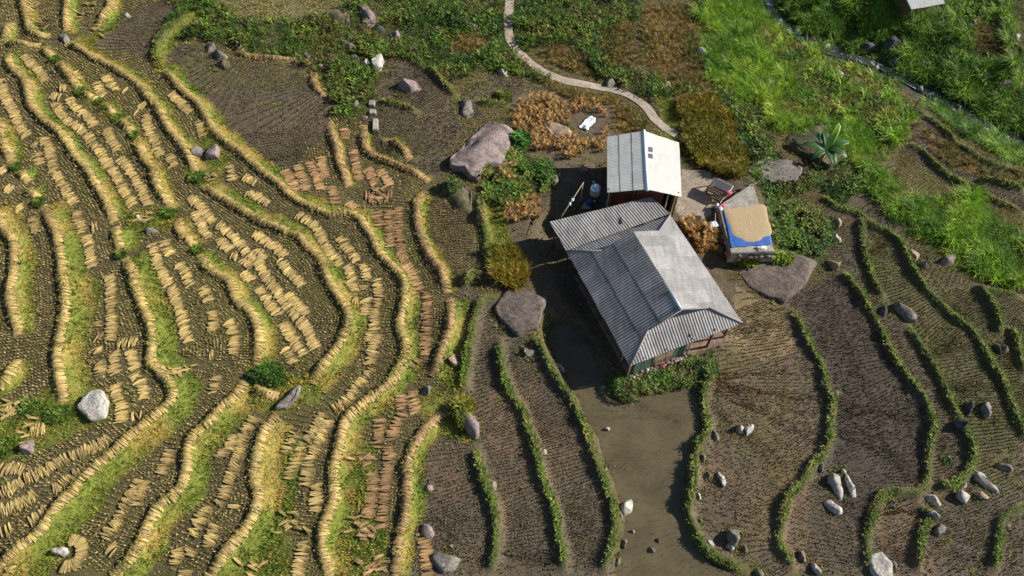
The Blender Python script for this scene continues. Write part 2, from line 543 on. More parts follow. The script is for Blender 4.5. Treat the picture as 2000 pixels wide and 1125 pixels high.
# level pads
def pad(mask, z, r):
    w = blur(mask.astype(float), r)
    w = np.clip(w * 1.6 - .1, 0, 1)
    H[C] = H[C] * (1 - w) + z * w
LU = (FX - HO[0]) * HU[0] + (FY - HO[1]) * HU[1]
LV = (FX - HO[0]) * HV[0] + (FY - HO[1]) * HV[1]
POND_PX = [(1062, 648), (1085, 632), (1120, 625), (1160, 668), (1195, 735), (1192, 768), (1215, 790), (1232, 792), (1265, 776), (1320, 755), (1352, 762), (1364, 783), (1368, 820), (1370, 848), (1350, 866), (1342, 900), (1342, 935), (1334, 967), (1328, 1003), (1342, 1040), (1360, 1070), (1388, 1097), (1425, 1113), (1460, 1140), (1195, 1140), (1208, 1085), (1216, 1050), (1214, 1000), (1200, 955), (1183, 915), (1168, 870), (1150, 825), (1135, 795), (1110, 750), (1085, 700)]
ZP = -1.30
_pw = np.array([at_z(p, ZP)[:2] for p in POND_PX])
pond_mask = inside(FX + WOB * .5, FY + np.roll(WOB, 37, 0) * .5, _pw)
pad(pond_mask, ZP - .12, .45)
pad((LU > -3.6) & (LU < 8.9) & (np.abs(LV) < 4.1), HZ, .7)
pad((FX > 5.6) & (FX < 17.6) & (FY > 2.6 + .25 * (FX - 9)) & (FY < 11.0), HZ, .9)
# fine roughness of the soil
H[C] += (fbm(FX, FY, .55, 60) - .5) * .07 * (1 - np.clip(blur(pond_mask.astype(float), .3) * 2, 0, 1)) + (fbm(FX, FY, 2.6, 61) - .5) * .08 * (~pond_mask)

# ------------------------------------------------------------------ zones of the ground
ZN = ['field', 'upfield', 'rfield', 'mud', 'scrub', 'tall', 'tall2', 'rice', 'olive', 'garden', 'dirt', 'concrete', 'pond', 'dryweed', 'lawn', 'bed', 'meadow', 'greenfield', 'redfield', 'brownfield', 'streambed', 'mixed']
ZI = {n: i for i, n in enumerate(ZN)}
ZONE = np.zeros(FX.shape, np.int8)
WOB2 = fbm(FX, FY, 3.4, 141) - .5
def paint(z, poly, wob=1.4):
    W = G(poly)[:, :2]
    m = inside(FX + WOB * wob + WOB2 * wob * .7, FY + np.roll(WOB, 53, 1) * wob + np.roll(WOB2, 31, 0) * wob * .7, W)
    ZONE[m] = ZI[z]
    return m
# upper centre fields
paint('upfield', [(180,95),(250,20),(300,0),(345,0),(380,40),(330,65),(312,100),(316,140),(345,150),(370,185),(400,215),(420,255),(480,300),(550,360),(560,330),(620,290),(640,240),(630,195),(615,150),(590,125),(480,118),(440,100),(400,80),(360,90),(340,110),(360,140)])
paint('upfield', [(700,190),(740,195),(830,225),(890,235),(880,300),(860,350),(840,350),(720,295)])
paint('upfield', [(735,110),(800,115),(880,170),(900,200),(940,150),(1010,150),(1060,195),(1010,205),(930,205),(930,240),(870,230),(830,220),(740,195)])
paint('brownfield', [(820,395),(880,380),(930,390),(940,430),(945,500),(940,530),(890,560),(870,540),(835,490),(820,440)])
# everything right of the middle
paint('rfield', [(905,560),(980,585),(1030,650),(1100,745),(1150,830),(1200,1000),(1200,1140),(760,1140),(800,1000),(810,900),(860,820),(900,780),(915,690),(920,620)])
paint('rfield', [(1386,705),(1420,560),(1530,590),(1640,530),(1620,400),(1660,340),(1800,440),(1900,545),(2060,560),(2060,1160),(1460,1130),(1345,1010),(1355,890),(1380,840)])
paint('mud', [(1560,600),(1640,535),(1700,625),(1765,740),(1808,810),(1802,930),(1750,955),(1705,985),(1690,1060),(1620,960),(1640,915),(1615,885),(1625,780),(1600,700)], 1.3)
paint('redfield', [(1390,720),(1420,640),(1540,610),(1600,720),(1615,780),(1600,890),(1520,980),(1510,1060),(1450,1110),(1370,1060),(1345,1000),(1360,890),(1385,840)])
paint('dryweed', [(1410,600),(1440,570),(1520,590),(1555,640),(1560,690),(1500,700),(1440,690),(1405,660)], 1.6)
paint('greenfield', [(1700,450),(1760,490),(1860,620),(1930,720),(1990,850),(2060,1000),(2060,600),(1900,560),(1800,450)])
paint('greenfield', [(1690,540),(1680,450),(1710,450),(1770,520),(1870,640),(1920,700),(1985,840),(1990,960),(1900,930),(1890,860),(1830,740),(1780,640),(1720,580)])
# green scrub at the top
paint('scrub', [(330,-40),(420,-40),(425,0),(450,38),(510,52),(600,32),(660,18),(690,0),(700,-60),(1000,-60),(995,60),(1005,95),(1040,130),(1090,160),(1060,165),(1010,145),(930,145),(880,165),(835,135),(800,112),(740,105),(733,190),(700,200),(705,240),(640,232),(650,200),(625,180),(618,140),(585,112),(490,108),(440,95),(400,75),(330,75),(312,60),(350,25)])
paint('meadow', [(415,-50),(705,-50),(690,0),(655,16),(600,30),(510,50),(455,36),(430,0)])
paint('scrub', [(1000,-60),(1270,-60),(1250,30),(1170,60),(1160,100),(1120,90),(1060,88),(1020,100),(1000,60)])
paint('scrub', [(1130,100),(1170,95),(1250,140),(1330,180),(1420,185),(1480,230),(1520,300),(1480,340),(1450,310),(1430,230),(1390,195),(1310,190),(1290,215),(1200,160),(1150,140)])
paint('tall', [(1360,-60),(1510,-60),(1510,20),(1560,80),(1640,118),(1700,150),(1790,225),(1760,280),(1720,320),(1755,375),(1790,390),(1840,400),(1890,385),(1960,440),(2060,480),(2060,560),(1960,560),(1880,540),(1840,500),(1780,450),(1740,420),(1650,330),(1560,265),(1480,235),(1420,190),(1375,150),(1365,60)])
paint('mixed', [(1540,85),(1640,118),(1720,165),(1800,225),(1760,285),(1700,290),(1640,220),(1570,170),(1520,120)], 2.5)
paint('tall2', [(1500,-60),(2060,-60),(2060,330),(1960,310),(1880,265),(1800,205),(1740,150),(1640,105),(1560,75),(1515,20)])
paint('rice', [(1895,60),(1920,40),(1950,30),(1960,130),(1930,120),(1905,115)]); 
paint('brownfield', [(1910,-40),(1945,-40),(1955,60),(1985,160),(2060,200),(2060,-40),(1975,-40),(1990,60),(1965,80),(1960,0)])
paint('rfield', [(1765,285),(1800,230),(1850,270),(1930,325),(2060,365),(2060,440),(1930,395),(1830,345)])
paint('rice', [(1790,240),(1850,280),(1930,325),(2030,355),(2030,375),(1900,350),(1820,300)])
for pl in ([(1055,95),(1100,82),(1150,120),(1165,150),(1120,140),(1060,115)], [(1170,60),(1230,40),(1245,140),(1200,145),(1165,100)], [(1250,15),(1360,10),(1365,100),(1385,175),(1300,175),(1255,120)], [(1050,160),(1130,180),(1210,195),(1262,232),(1255,258),(1205,262),(1185,205),(1110,200)], [(885,85),(905,65),(940,65),(958,90),(950,112),(910,117),(888,105)]):
    paint('rice', pl, .6)
paint('lawn', [(1280,190),(1330,195),(1330,300),(1290,260)], .6)
paint('olive', [(1322,200),(1390,193),(1425,228),(1440,290),(1455,315),(1452,345),(1400,348),(1360,325),(1338,285)], .8)
paint('olive', [(958,485),(1000,483),(1040,528),(1035,575),(985,562),(958,530)], .5)
# around the houses
paint('dirt', [(985,420),(1060,380),(1080,300),(1130,230),(1200,250),(1190,400),(1300,400),(1330,330),(1400,340),(1480,360),(1420,500),(1400,520),(1440,600),(1400,700),(1330,740),(1200,745),(1150,660),(1110,622),(1062,600),(1010,560),(1040,520),(1000,470)])
paint('dirt', [(1000,190),(1060,170),(1120,200),(1190,210),(1190,290),(1080,330),(1010,320),(1010,240)])
paint('concrete', [(1328,330),(1385,335),(1400,370),(1390,420),(1360,430),(1320,420)], .5)
paint('garden', [(930,335),(1005,292),(1070,318),(1085,352),(1058,385),(1000,405),(950,410)], .7)
paint('garden', [(1498,392),(1560,398),(1612,425),(1632,470),(1605,520),(1545,505),(1512,482)], .7)
paint('scrub', [(1455,320),(1540,330),(1560,350),(1640,300),(1700,350),(1640,400),(1600,370),(1500,395),(1480,370)], .7)
paint('bed', [(1172,738),(1240,746),(1330,716),(1398,694),(1398,745),(1345,757),(1280,775),(1225,800),(1188,785)], .9)
paint('lawn', [(930,380),(990,410),(1000,470),(985,490),(950,480),(945,400)], .5)
# grassy places on the straw side
for pl in ([(0,780),(60,790),(140,735),(205,770),(215,815),(180,835),(70,895),(-30,900),(-30,780)], [(478,715),(520,712),(585,740),(640,735),(620,790),(560,800),(480,790)], [(545,830),(600,850),(560,1000),(560,1140),(430,1140),(500,1010),(508,900)],
           [(668,880),(710,860),(735,880),(735,1010),(760,1040),(740,1140),(655,1140),(650,1020)], [(800,780),(870,760),(900,790),(940,830),(930,860),(880,850),(830,830)], [(60,1060),(120,990),(180,960),(200,980),(150,1060),(60,1140),(-20,1140),(0,1110)], [(240,410),(330,415),(345,440),(260,470)], [(350,340),(420,290),(450,320),(400,370),(370,360)], [(400,250),(425,262),(440,300),(400,290)], [(880,590),(915,590),(905,690),(900,760),(860,750),(880,690)],
           [(160,540),(200,555),(205,585),(175,590)], [(135,75),(180,70),(235,20),(225,60),(180,90),(150,95)], [(150,170),(215,200),(240,240),(215,240),(180,205)]):
    paint('lawn', pl, .8)
paint('lawn', [(330,62),(388,18),(402,38),(348,78),(326,108),(330,142),(304,142),(300,95)], .5)
ZONE[pond_mask] = ZI['pond']
_ds, _ = seg_dist(FX, FY, _st)
ZONE[(np.abs(_ds + WOB * 1.6) < .85)] = ZI['streambed']
PATH_PX = [(1000, -40), (996, 0), (993, 40), (995, 72), (1006, 95), (1030, 118), (1060, 140), (1100, 157), (1150, 167), (1200, 177), (1235, 190), (1262, 210), (1278, 232), (1298, 250), (1322, 264)]
PATHD = np.abs(seg_dist(FX, FY, G(PATH_PX)[:, :2])[0])

ZC = {'field': lin(90, 82, 54), 'upfield': lin(98, 87, 69), 'rfield': lin(98, 88, 72), 'mud': lin(80, 71, 61), 'scrub': lin(66, 70, 36),
      'tall': lin(84, 90, 40), 'tall2': lin(58, 66, 36), 'rice': lin(104, 82, 46), 'olive': lin(92, 82, 38), 'garden': lin(72, 72, 40), 'dirt': lin(100, 87, 70),
      'concrete': lin(166, 152, 134), 'pond': lin(104, 90, 66), 'dryweed': lin(126, 110, 82), 'lawn': lin(108, 112, 48), 'bed': lin(70, 66, 40), 'meadow': lin(124, 114, 78),
      'greenfield': lin(98, 92, 64), 'redfield': lin(106, 94, 78), 'brownfield': lin(108, 96, 68), 'streambed': lin(70, 68, 62), 'mixed': lin(92, 88, 48)}
CT = np.array([ZC[n] for n in ZN])
GC = CT[ZONE]
pn = fbm(FX, FY, 3.0, 70)[..., None]
GC = GC * (.8 + .4 * pn)
# drying red and yellow-green patches in the fields
rp = .6 * np.clip((fbm(FX, FY, 3.2, 77) - .58) * 7, 0, 1)[..., None] * ((ZONE == ZI['redfield']) | (ZONE == ZI['rfield']))[..., None]
GC = GC * (1 - .5 * rp) + lin(136, 106, 80) * .5 * rp
gp = np.clip((fbm(FX, FY, 3.2, 83) - .5) * 5, 0, 1)[..., None] * np.isin(ZONE, [ZI[z] for z in ('greenfield', 'field', 'upfield', 'redfield')])[..., None]
GC = GC * (1 - .4 * gp) + lin(98, 96, 48) * .4 * gp
# grassy risers below the straw bunds
gr = RISER[..., None]
rn = np.clip((fbm(FX, FY, 2.3, 91) - .42) * 4, 0, 1)[..., None]
GC = GC * (1 - gr) + gr * (lin(120, 128, 52) * (1 - rn) + lin(158, 140, 74) * rn)
cr = CREST[..., None] * .9
GC = GC * (1 - cr) + cr * lin(84, 92, 46)
ALLC = np.empty(GX.shape + (3,)); ALLC[:] = lin(84, 88, 48)
ALLC[C] = GC
nxx, nyy = GX.shape
idx = np.arange(nxx * nyy).reshape(nxx, nyy)
F = np.stack([idx[:-1, :-1], idx[1:, :-1], idx[1:, 1:], idx[:-1, 1:]], -1).reshape(-1, 4)
V = np.stack([GX, GY, H], -1).reshape(-1, 3)
me = np_mesh('hillside_terrain', V, F, M_ground, ALLC.reshape(-1, 3), smooth=True)
o = link_mesh('hillside_terrain', me)
tag(o, 'terraced hillside soil with stepped paddies falling to the stream', 'terrain', kind='structure')

def cell(x, y):
    return np.clip(((np.asarray(x) - X0) / STEP).round().astype(int), 0, NXC - 1), np.clip(((np.asarray(y) - Y0) / STEP).round().astype(int), 0, NYC - 1)

def in_view(x, y, margin=70):
    d = np.stack([x, y, gh(x, y)], -1) - CAM
    z = d @ FW
    u = 1000 + FOC * (d @ RT) / z; v = 562.5 - FOC * (d @ UP) / z
    return (u > -margin) & (u < 2000 + margin) & (v > -margin) & (v < 1125 + margin), u, v
VIEW, VU, VV = in_view(FX, FY, 90)
# ------------------------------------------------------------------ blades: the building block of every plant mass
def blades(P, az, L, w, tilt, droop, colr, tipc=None):
    """P (n,3); one bent tapering leaf each (5 verts, 3 triangles)"""
    n = len(P)
    h = np.stack([np.cos(az), np.sin(az), np.zeros(n)], -1)
    s = np.stack([-np.sin(az), np.cos(az), np.zeros(n)], -1)
    z = np.array([0, 0, 1.0])
    d1 = h * np.sin(tilt)[:, None] + z * np.cos(tilt)[:, None]
    d2 = h * np.sin(tilt + droop)[:, None] + z * np.cos(tilt + droop)[:, None]
    mid = P + d1 * (L * .52)[:, None]
    tip = mid + d2 * (L * .48)[:, None]
    w = w[:, None]
    V = np.stack([P - s * w * .28, P + s * w * .28, mid + s * w * .5, mid - s * w * .5, tip], 1)
    Fb = np.array([[0, 1, 2], [0, 2, 3], [3, 2, 4]])
    F = (np.arange(n)[:, None, None] * 5 + Fb).reshape(-1, 3)
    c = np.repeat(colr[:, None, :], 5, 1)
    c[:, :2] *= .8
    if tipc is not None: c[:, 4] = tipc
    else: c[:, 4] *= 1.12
    return V.reshape(-1, 3), F, c.reshape(-1, 3)

def join(parts):
    Vs, Fs, Cs, o = [], [], [], 0
    for V, F, c in parts:
        Vs.append(V); Fs.append(F + o); Cs.append(c); o += len(V)
    return np.vstack(Vs), np.vstack(Fs), np.vstack(Cs)

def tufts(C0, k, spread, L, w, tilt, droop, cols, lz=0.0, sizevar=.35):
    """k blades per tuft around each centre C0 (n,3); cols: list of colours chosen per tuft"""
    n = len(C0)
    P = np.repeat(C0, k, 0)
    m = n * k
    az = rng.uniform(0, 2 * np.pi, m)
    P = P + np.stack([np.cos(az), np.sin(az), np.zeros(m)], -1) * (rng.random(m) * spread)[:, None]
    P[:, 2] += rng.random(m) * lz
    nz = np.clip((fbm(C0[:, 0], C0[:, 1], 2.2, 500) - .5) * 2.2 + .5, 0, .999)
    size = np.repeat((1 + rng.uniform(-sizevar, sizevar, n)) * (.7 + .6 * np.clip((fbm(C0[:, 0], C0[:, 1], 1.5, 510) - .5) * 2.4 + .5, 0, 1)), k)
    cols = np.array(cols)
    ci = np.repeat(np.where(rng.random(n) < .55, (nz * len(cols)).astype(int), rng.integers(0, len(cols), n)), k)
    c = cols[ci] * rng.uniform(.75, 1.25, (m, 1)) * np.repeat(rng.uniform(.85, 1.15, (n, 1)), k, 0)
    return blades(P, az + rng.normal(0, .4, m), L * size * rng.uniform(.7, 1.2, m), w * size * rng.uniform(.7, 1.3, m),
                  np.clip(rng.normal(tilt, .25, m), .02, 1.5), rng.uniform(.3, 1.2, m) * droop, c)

def scatter(mask, per_m2, clump=None, vis=True):
    """random points in a raster mask, z on the ground; clump = (size, seed, lo) thins by noise"""
    m = mask & VIEW & (PATHD > .5) if vis else mask
    ii, jj = np.nonzero(m)
    n = int(len(ii) * STEP * STEP * per_m2)
    if n == 0: return np.zeros((0, 3))
    q = rng.integers(0, len(ii), n)
    x = fineX[ii[q]] + rng.uniform(-.5, .5, n) * STEP; y = fineY[jj[q]] + rng.uniform(-.5, .5, n) * STEP
    if clump:
        nz = fbm(x, y, clump[0], clump[1])
        keep = rng.random(n) < np.clip((nz - clump[2]) * 4, 0, 1)
        x, y = x[keep], y[keep]
    return np.stack([x, y, gh(x, y)], -1)

def stuff(name, parts, mat, label, cat):
    V, F, c = join(parts)
    if mat is M_leaf: c = c * np.array([1.32, 1.27, 1.12])
    me = np_mesh(name, V, F, mat, np.clip(c, 0, 1))
    print('TRIS', name, len(F))
    o = link_mesh(name, me)
    return tag(o, label, cat, kind='stuff')

def zmask(*names): return np.isin(ZONE, [ZI[n] for n in names])

# ------------------------------------------------------------------ straw sheaves
FIELD_ROWS = [
 ('y', [(47,107),(60,123),(77,140),(92,157)]), ('y', [(118,172),(130,172)]), ('y', [(100,187),(117,190)]),
 ('y', [(110,203),(123,223),(143,243),(167,260),(183,280),(200,303),(217,327),(233,353),(243,373),(252,388),(262,402)]),
 ('y', [(133,193),(150,210),(173,227),(190,247)]), ('y', [(208,253),(220,273),(232,296)]), ('y', [(237,310),(253,332),(267,353),(281,378),(293,400)]),
 ('y', [(147,142),(160,157)]), ('y', [(190,163),(207,190)]), ('y', [(207,150),(230,177)]), ('y', [(243,176),(250,178)]), ('y', [(275,205),(283,210)]), ('y', [(262,218),(270,220)]),
 ('y', [(290,225),(288,240),(297,262),(307,283),(317,303)]), ('y', [(332,303),(343,325)]), ('y', [(335,182),(353,200),(373,220)]), ('y', [(390,238),(400,265)]),
 ('y', [(452,323),(455,358)]), ('y', [(477,345),(500,358)]), ('y', [(485,376),(505,387),(525,398)]), ('y', [(85,270),(97,290),(103,310),(107,333),(123,357),(133,378),(147,398)]),
 ('y', [(65,283),(72,285)]), ('y', [(73,300),(80,322)]), ('y', [(0,157),(10,187),(23,207),(33,230),(43,253),(53,267)]), ('y', [(0,330),(8,338)]), ('y', [(15,365),(25,372)]), ('y', [(0,235),(4,250)]),
 ('y', [(152,412),(162,455)]), ('y', [(167,462),(177,492),(183,522)]), ('y', [(178,447),(190,446)]), ('y', [(35,404),(43,410)]), ('y', [(62,425),(75,455)]),
 ('y', [(300,478),(310,508),(323,542),(340,572),(353,602),(360,635),(370,668)]), ('y', [(323,472),(337,498)]), ('y', [(350,515),(365,540),(373,558)]), ('y', [(397,562),(410,592)]), ('y', [(417,608),(418,648)]),
 ('y', [(450,625),(457,658),(458,695)]), ('y', [(408,692),(418,692)]), ('y', [(373,385),(393,402),(407,422),(420,438)]), ('y', [(383,415),(397,442),(410,465)]),
 ('y', [(427,438),(447,455),(467,472),(480,488),(500,507),(523,542),(543,568),(560,595),(583,622),(603,648),(617,682)]), ('y', [(430,468),(450,488)]), ('y', [(452,500),(462,502)]), ('y', [(477,505),(493,522)]), ('y', [(477,532),(493,548)]),
 ('y', [(213,538),(220,568),(220,608),(220,642),(217,668)]), ('y', [(192,630),(193,640)]), ('y', [(188,660),(197,661)]), ('y', [(192,678),(196,690)]), ('y', [(197,708),(201,735)]), ('y', [(227,688),(227,730)]), ('y', [(233,668),(268,668)]), ('y', [(258,685),(267,720)]), ('y', [(261,732),(280,752),(287,780)]),
 ('y', [(500,455),(517,468),(540,485),(557,502)]), ('y', [(547,508),(567,532),(590,558)]), ('y', [(500,490),(516,507)]), ('y', [(560,575),(580,592),(602,618)]),
 ('y', [(507,562),(523,585),(547,617)]), ('y', [(553,632),(573,662),(594,694)]), ('y', [(557,682),(575,710)]),
 ('y', [(580,418),(607,435),(623,452),(633,475),(650,498),(667,517)]), ('y', [(677,518),(687,542),(695,570)]), ('y', [(665,465),(687,495),(697,510)]), ('y', [(710,513),(717,542),(713,568)]),
 ('y', [(737,546),(743,575),(737,608),(733,638),(723,668)]), ('y', [(742,655),(728,685),(722,712)]), ('y', [(717,585),(716,617)]), ('y', [(690,587),(700,588)]), ('y', [(728,722),(712,742),(690,765),(672,790),(652,802)]),
 ('y', [(632,808),(610,847),(590,877),(575,910),(566,938)]), ('y', [(643,823),(627,857),(613,883),(605,915),(596,950)]), ('y', [(618,948),(617,1002)]), ('y', [(598,1060),(583,1130)]), ('y', [(580,848),(562,885)]),
 ('y', [(0,967),(43,943),(90,920),(140,893),(180,877),(213,855)]), ('y', [(0,915),(50,917)]), ('y', [(0,999),(33,988),(70,965)]), ('y', [(107,957),(140,937),(173,910)]), ('y', [(58,1025),(93,997)]), ('y', [(0,1040),(25,1030)]),
 ('y', [(228,752),(240,793),(240,825)]), ('y', [(258,817),(276,812)]), ('y', [(335,880),(317,925)]), ('y', [(278,940),(250,983),(225,1025),(205,1052)]), ('y', [(287,938),(268,990)]), ('y', [(218,1065),(224,1078)]),
 ('y', [(500,815),(480,850),(467,890),(450,930),(443,967),(428,988)]), ('y', [(438,878),(432,895)]), ('y', [(407,988),(393,1017),(377,1047)]), ('y', [(352,1070),(342,1105)]), ('y', [(380,1072),(373,1085)]), ('y', [(425,1028),(408,1070)]), ('y', [(462,985),(460,998)]), ('y', [(366,1115),(360,1130)]), ('y', [(430,732),(418,768)]), ('y', [(10,800),(38,802)]), ('y', [(60,842),(90,838)]), ('y', [(460,850),(452,880)]),
 ('b', [(557,333),(570,353),(582,374)]), ('b', [(583,323),(600,373)]), ('b', [(607,317),(617,343),(630,375)]), ('b', [(627,307),(638,349)]), ('b', [(648,365),(657,400)]), ('b', [(673,253),(677,272)]), ('b', [(690,293),(704,353)]), ('b', [(717,330),(735,362)]), ('b', [(743,333),(765,362)]), ('b', [(710,382),(765,380)]), ('b', [(720,390),(758,391)]),
 ('b', [(740,412),(742,443)]), ('b', [(760,412),(763,484)]), ('b', [(782,407),(777,442),(782,472),(790,508),(807,535),(818,573)]), ('b', [(835,572),(835,608),(833,658),(833,694)]), ('b', [(822,703),(812,722)]), ('b', [(680,395),(695,408)]),
 ('b', [(743,820),(740,875)]), ('b', [(730,922),(730,957),(720,1015)]), ('b', [(790,803),(773,830),(767,862)]), ('b', [(764,872),(757,917),(757,950),(753,983),(746,1032)]), ('b', [(806,765),(812,808)]), ('b', [(788,773),(783,800)]), ('b', [(826,1038),(833,1077),(838,1130)]),
 ('b', [(710,1030),(722,1050)]), ('b', [(714,890),(722,908)]), ('y', [(566,1015),(575,1032)]), ('b', [(725,1100),(732,1115)]),
]

def sheaf(Ls, W, hgt, base, nb, rg, fray=.1):
    """local verts: x 0 (cut stems) .. L (ear heads), y across, z up"""
    V, F, Cc = [], [], []
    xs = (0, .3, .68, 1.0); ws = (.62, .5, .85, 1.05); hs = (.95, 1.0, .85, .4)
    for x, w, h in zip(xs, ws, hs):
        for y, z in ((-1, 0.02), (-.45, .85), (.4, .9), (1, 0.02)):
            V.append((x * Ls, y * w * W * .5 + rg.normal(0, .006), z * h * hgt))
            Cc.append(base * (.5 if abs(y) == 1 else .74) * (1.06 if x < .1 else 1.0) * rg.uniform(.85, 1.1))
    for i in range(3):
        for j in range(3):
            a = i * 4 + j; F += [(a, a + 1, a + 5), (a, a + 5, a + 4)]
    F += [(0, 1, 2), (0, 2, 3), (12, 14, 13), (12, 15, 14)]
    for b in range(nb):
        o = len(V)
        x0 = rg.uniform(-fray, .2); x1 = rg.uniform(.75, 1 + fray * 1.6)
        y0 = rg.uniform(-.3, .3) * W; y1 = y0 * 1.7 + rg.normal(0, .02)
        zt = hgt * rg.uniform(.8, 1.25); ww = rg.uniform(.005, .010)
        k = base * rg.uniform(.62, 1.5) * np.array([1, rg.uniform(.93, 1.03), rg.uniform(.85, 1.1)])
        xm = .5 * (x0 + x1); ym = .5 * (y0 + y1)
        V += [(x0 * Ls, y0 - ww, zt * .8), (x0 * Ls, y0 + ww, zt * .8), (xm * Ls, ym + ww, zt), (xm * Ls, ym - ww, zt), (x1 * Ls, y1 - ww * .8, zt * rg.uniform(.2, .8)), (x1 * Ls, y1 + ww * .8, zt * rg.uniform(.2, .8))]
        F += [(o, o + 1, o + 2), (o, o + 2, o + 3), (o + 3, o + 2, o + 5), (o + 3, o + 5, o + 4)]
        Cc += [k * 1.1] * 2 + [k] * 2 + [k * .92] * 2
    return np.array(V), np.array(F), np.array(Cc)

YEL = lin(198, 174, 114); BRN = lin(178, 147, 103)
rg = np.random.default_rng(5)
SH = {}
for nm, base, Ls, W, hg in (('bund', YEL, .46, .125, .085), ('field', lin(206, 182, 120), .57, .11, .09), ('brown', lin(190, 156, 110), .57, .11, .085), ('bundb', lin(184, 155, 110), .46, .125, .085)):
    SH[nm] = [sheaf(Ls, W, hg, base, 17, rg, .09) for _ in range(7)]

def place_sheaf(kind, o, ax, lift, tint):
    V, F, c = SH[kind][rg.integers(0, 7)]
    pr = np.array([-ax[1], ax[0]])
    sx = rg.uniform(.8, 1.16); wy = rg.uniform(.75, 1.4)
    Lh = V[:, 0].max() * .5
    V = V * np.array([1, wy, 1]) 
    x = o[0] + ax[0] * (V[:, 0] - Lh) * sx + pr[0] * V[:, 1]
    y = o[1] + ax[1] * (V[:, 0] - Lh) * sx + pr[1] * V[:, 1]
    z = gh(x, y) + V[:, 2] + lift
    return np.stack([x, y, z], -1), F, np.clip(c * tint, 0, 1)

STRAY = []
sheaves = []          # (class, row key, V, F, c, depth, inview)
def row_sheaves(cls, key, P, kind, spacing, flip, ang=.1, lift=0.0, tintbase=None):
    seg = np.diff(P, axis=0); sl = np.hypot(seg[:, 0], seg[:, 1]); cum = np.concatenate([[0], np.cumsum(sl)])
    n = max(2, int(cum[-1] / spacing))
    drift = rg.normal(0, .06)
    for i in range(n):
        s = (i + .5 + rg.uniform(-.35, .35)) / n * cum[-1]
        k = min(len(sl) - 1, np.searchsorted(cum, s, 'right') - 1)
        p = P[k] + seg[k] * ((s - cum[k]) / max(sl[k], 1e-6))
        a = P[max(0, k - 1)]; b = P[min(len(P) - 1, k + 2)]
        t = (b - a) / np.hypot(*(b - a))
        drift = drift * .95 + rg.normal(0, .03)
        q = ang * rg.normal() + drift
        ax = np.array([t[1], -t[0]])                     # downhill side
        ax = np.array([ax[0] * math.cos(q) - ax[1] * math.sin(q), ax[0] * math.sin(q) + ax[1] * math.cos(q)])
        if flip: ax = -ax
        tint = rg.uniform(.74, 1.18) * (1 + .25 * (vnoise(p[0], p[1], 1.6, 5) - .5)) * np.array([1, rg.uniform(.96, 1.03), rg.uniform(.88, 1.08)])
        if rg.random() < .16: tint = tint * np.array([.74, .74, .78])
        if tintbase is not None: tint = tint * tintbase
        p2 = p + np.array([t[1], -t[0]]) * rg.normal(0, .04)
        if rg.random() < .03 or (cls != 'bund' and rg.random() < .06): continue
        p2 = p2 + np.array([t[1], -t[0]]) * (vnoise(p[0], p[1], .8, 6) - .5) * .12
        V, F, c = place_sheaf(kind, p2, ax, lift + rg.uniform(0, .035), tint)
        for _ in range(3):
            STRAY.append((p2[0] + rg.normal(0, .32), p2[1] + rg.normal(0, .32), tint[0] if cls != 'brown' else tint[0] * .85))
        ctr = V.mean(0); dd = ctr - CAM; zz = dd @ FW
        u = 1000 + FOC * (dd @ RT) / zz; v = 562.5 - FOC * (dd @ UP) / zz
        if not (-60 < u < 2060 and -60 < v < 1185): continue
        sheaves.append((cls, key, V, F, c, zz, 5 < u < 1995 and 8 < v < 1117))

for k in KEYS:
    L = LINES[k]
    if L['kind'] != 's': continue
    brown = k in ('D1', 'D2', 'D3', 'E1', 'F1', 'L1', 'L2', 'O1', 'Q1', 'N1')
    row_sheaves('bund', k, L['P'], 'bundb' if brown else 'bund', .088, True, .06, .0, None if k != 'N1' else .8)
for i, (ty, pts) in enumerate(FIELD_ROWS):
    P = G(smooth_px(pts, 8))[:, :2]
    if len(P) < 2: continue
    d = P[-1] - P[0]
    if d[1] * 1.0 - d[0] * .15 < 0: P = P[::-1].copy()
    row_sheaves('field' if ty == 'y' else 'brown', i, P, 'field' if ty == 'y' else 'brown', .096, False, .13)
# ring of sheaves round the small rock, heaps by boulders
ctr = g1(138, 1082)
for i in range(34):
    t = -1.75 + 3.6 * i / 33
    rr = .58
    p = ctr[:2] + rr * np.array([math.cos(t), math.sin(t) * 1.1])
    V, F, c = place_sheaf('bund', p, np.array([math.cos(t), math.sin(t)]), .06, rg.uniform(.9, 1.1))
    sheaves.append(('bund', 'ring', V, F, c, 33.0, True))
for (u, v, nn, kd) in ((60, 700, 0, 'bund'), (365, 722, 8, 'bund'), (352, 730, 7, 'bund'), (285, 428, 9, 'bund'), (412, 350, 6, 'bund'), (60, 832, 10, 'bund'), (40, 865, 8, 'bund'), (25, 800, 8, 'bund'), (712, 1043, 10, 'bundb'), (720, 897, 9, 'bundb'), (570, 1022, 9, 'bund'), (672, 195, 8, 'bundb'), (740, 378, 22, 'bundb'), (70, 12, 14, 'bund'), (85, 42, 9, 'bund'), (178, 8, 9, 'bund'), (190, 60, 7, 'bund'), (160, 32, 5, 'bund'), (735, 1108, 8, 'bundb'), (10, 1120, 5, 'bund'), (500, 1115, 8, 'bund'), (700, 1030, 5, 'bundb')):
    P0 = g1(u, v)
    for q in range(nn):
        a = rg.uniform(-.7, .7) + (math.pi if rg.random() < .3 else 0)
        p = P0[:2] + rg.normal(0, .28, 2)
        V, F, c = place_sheaf(kd, p, np.array([math.cos(a), math.sin(a)]), rg.uniform(0, .16), rg.uniform(.85, 1.12))
        dd = V.mean(0) - CAM
        sheaves.append(('bund', 'heap', V, F, c, dd @ FW, True))

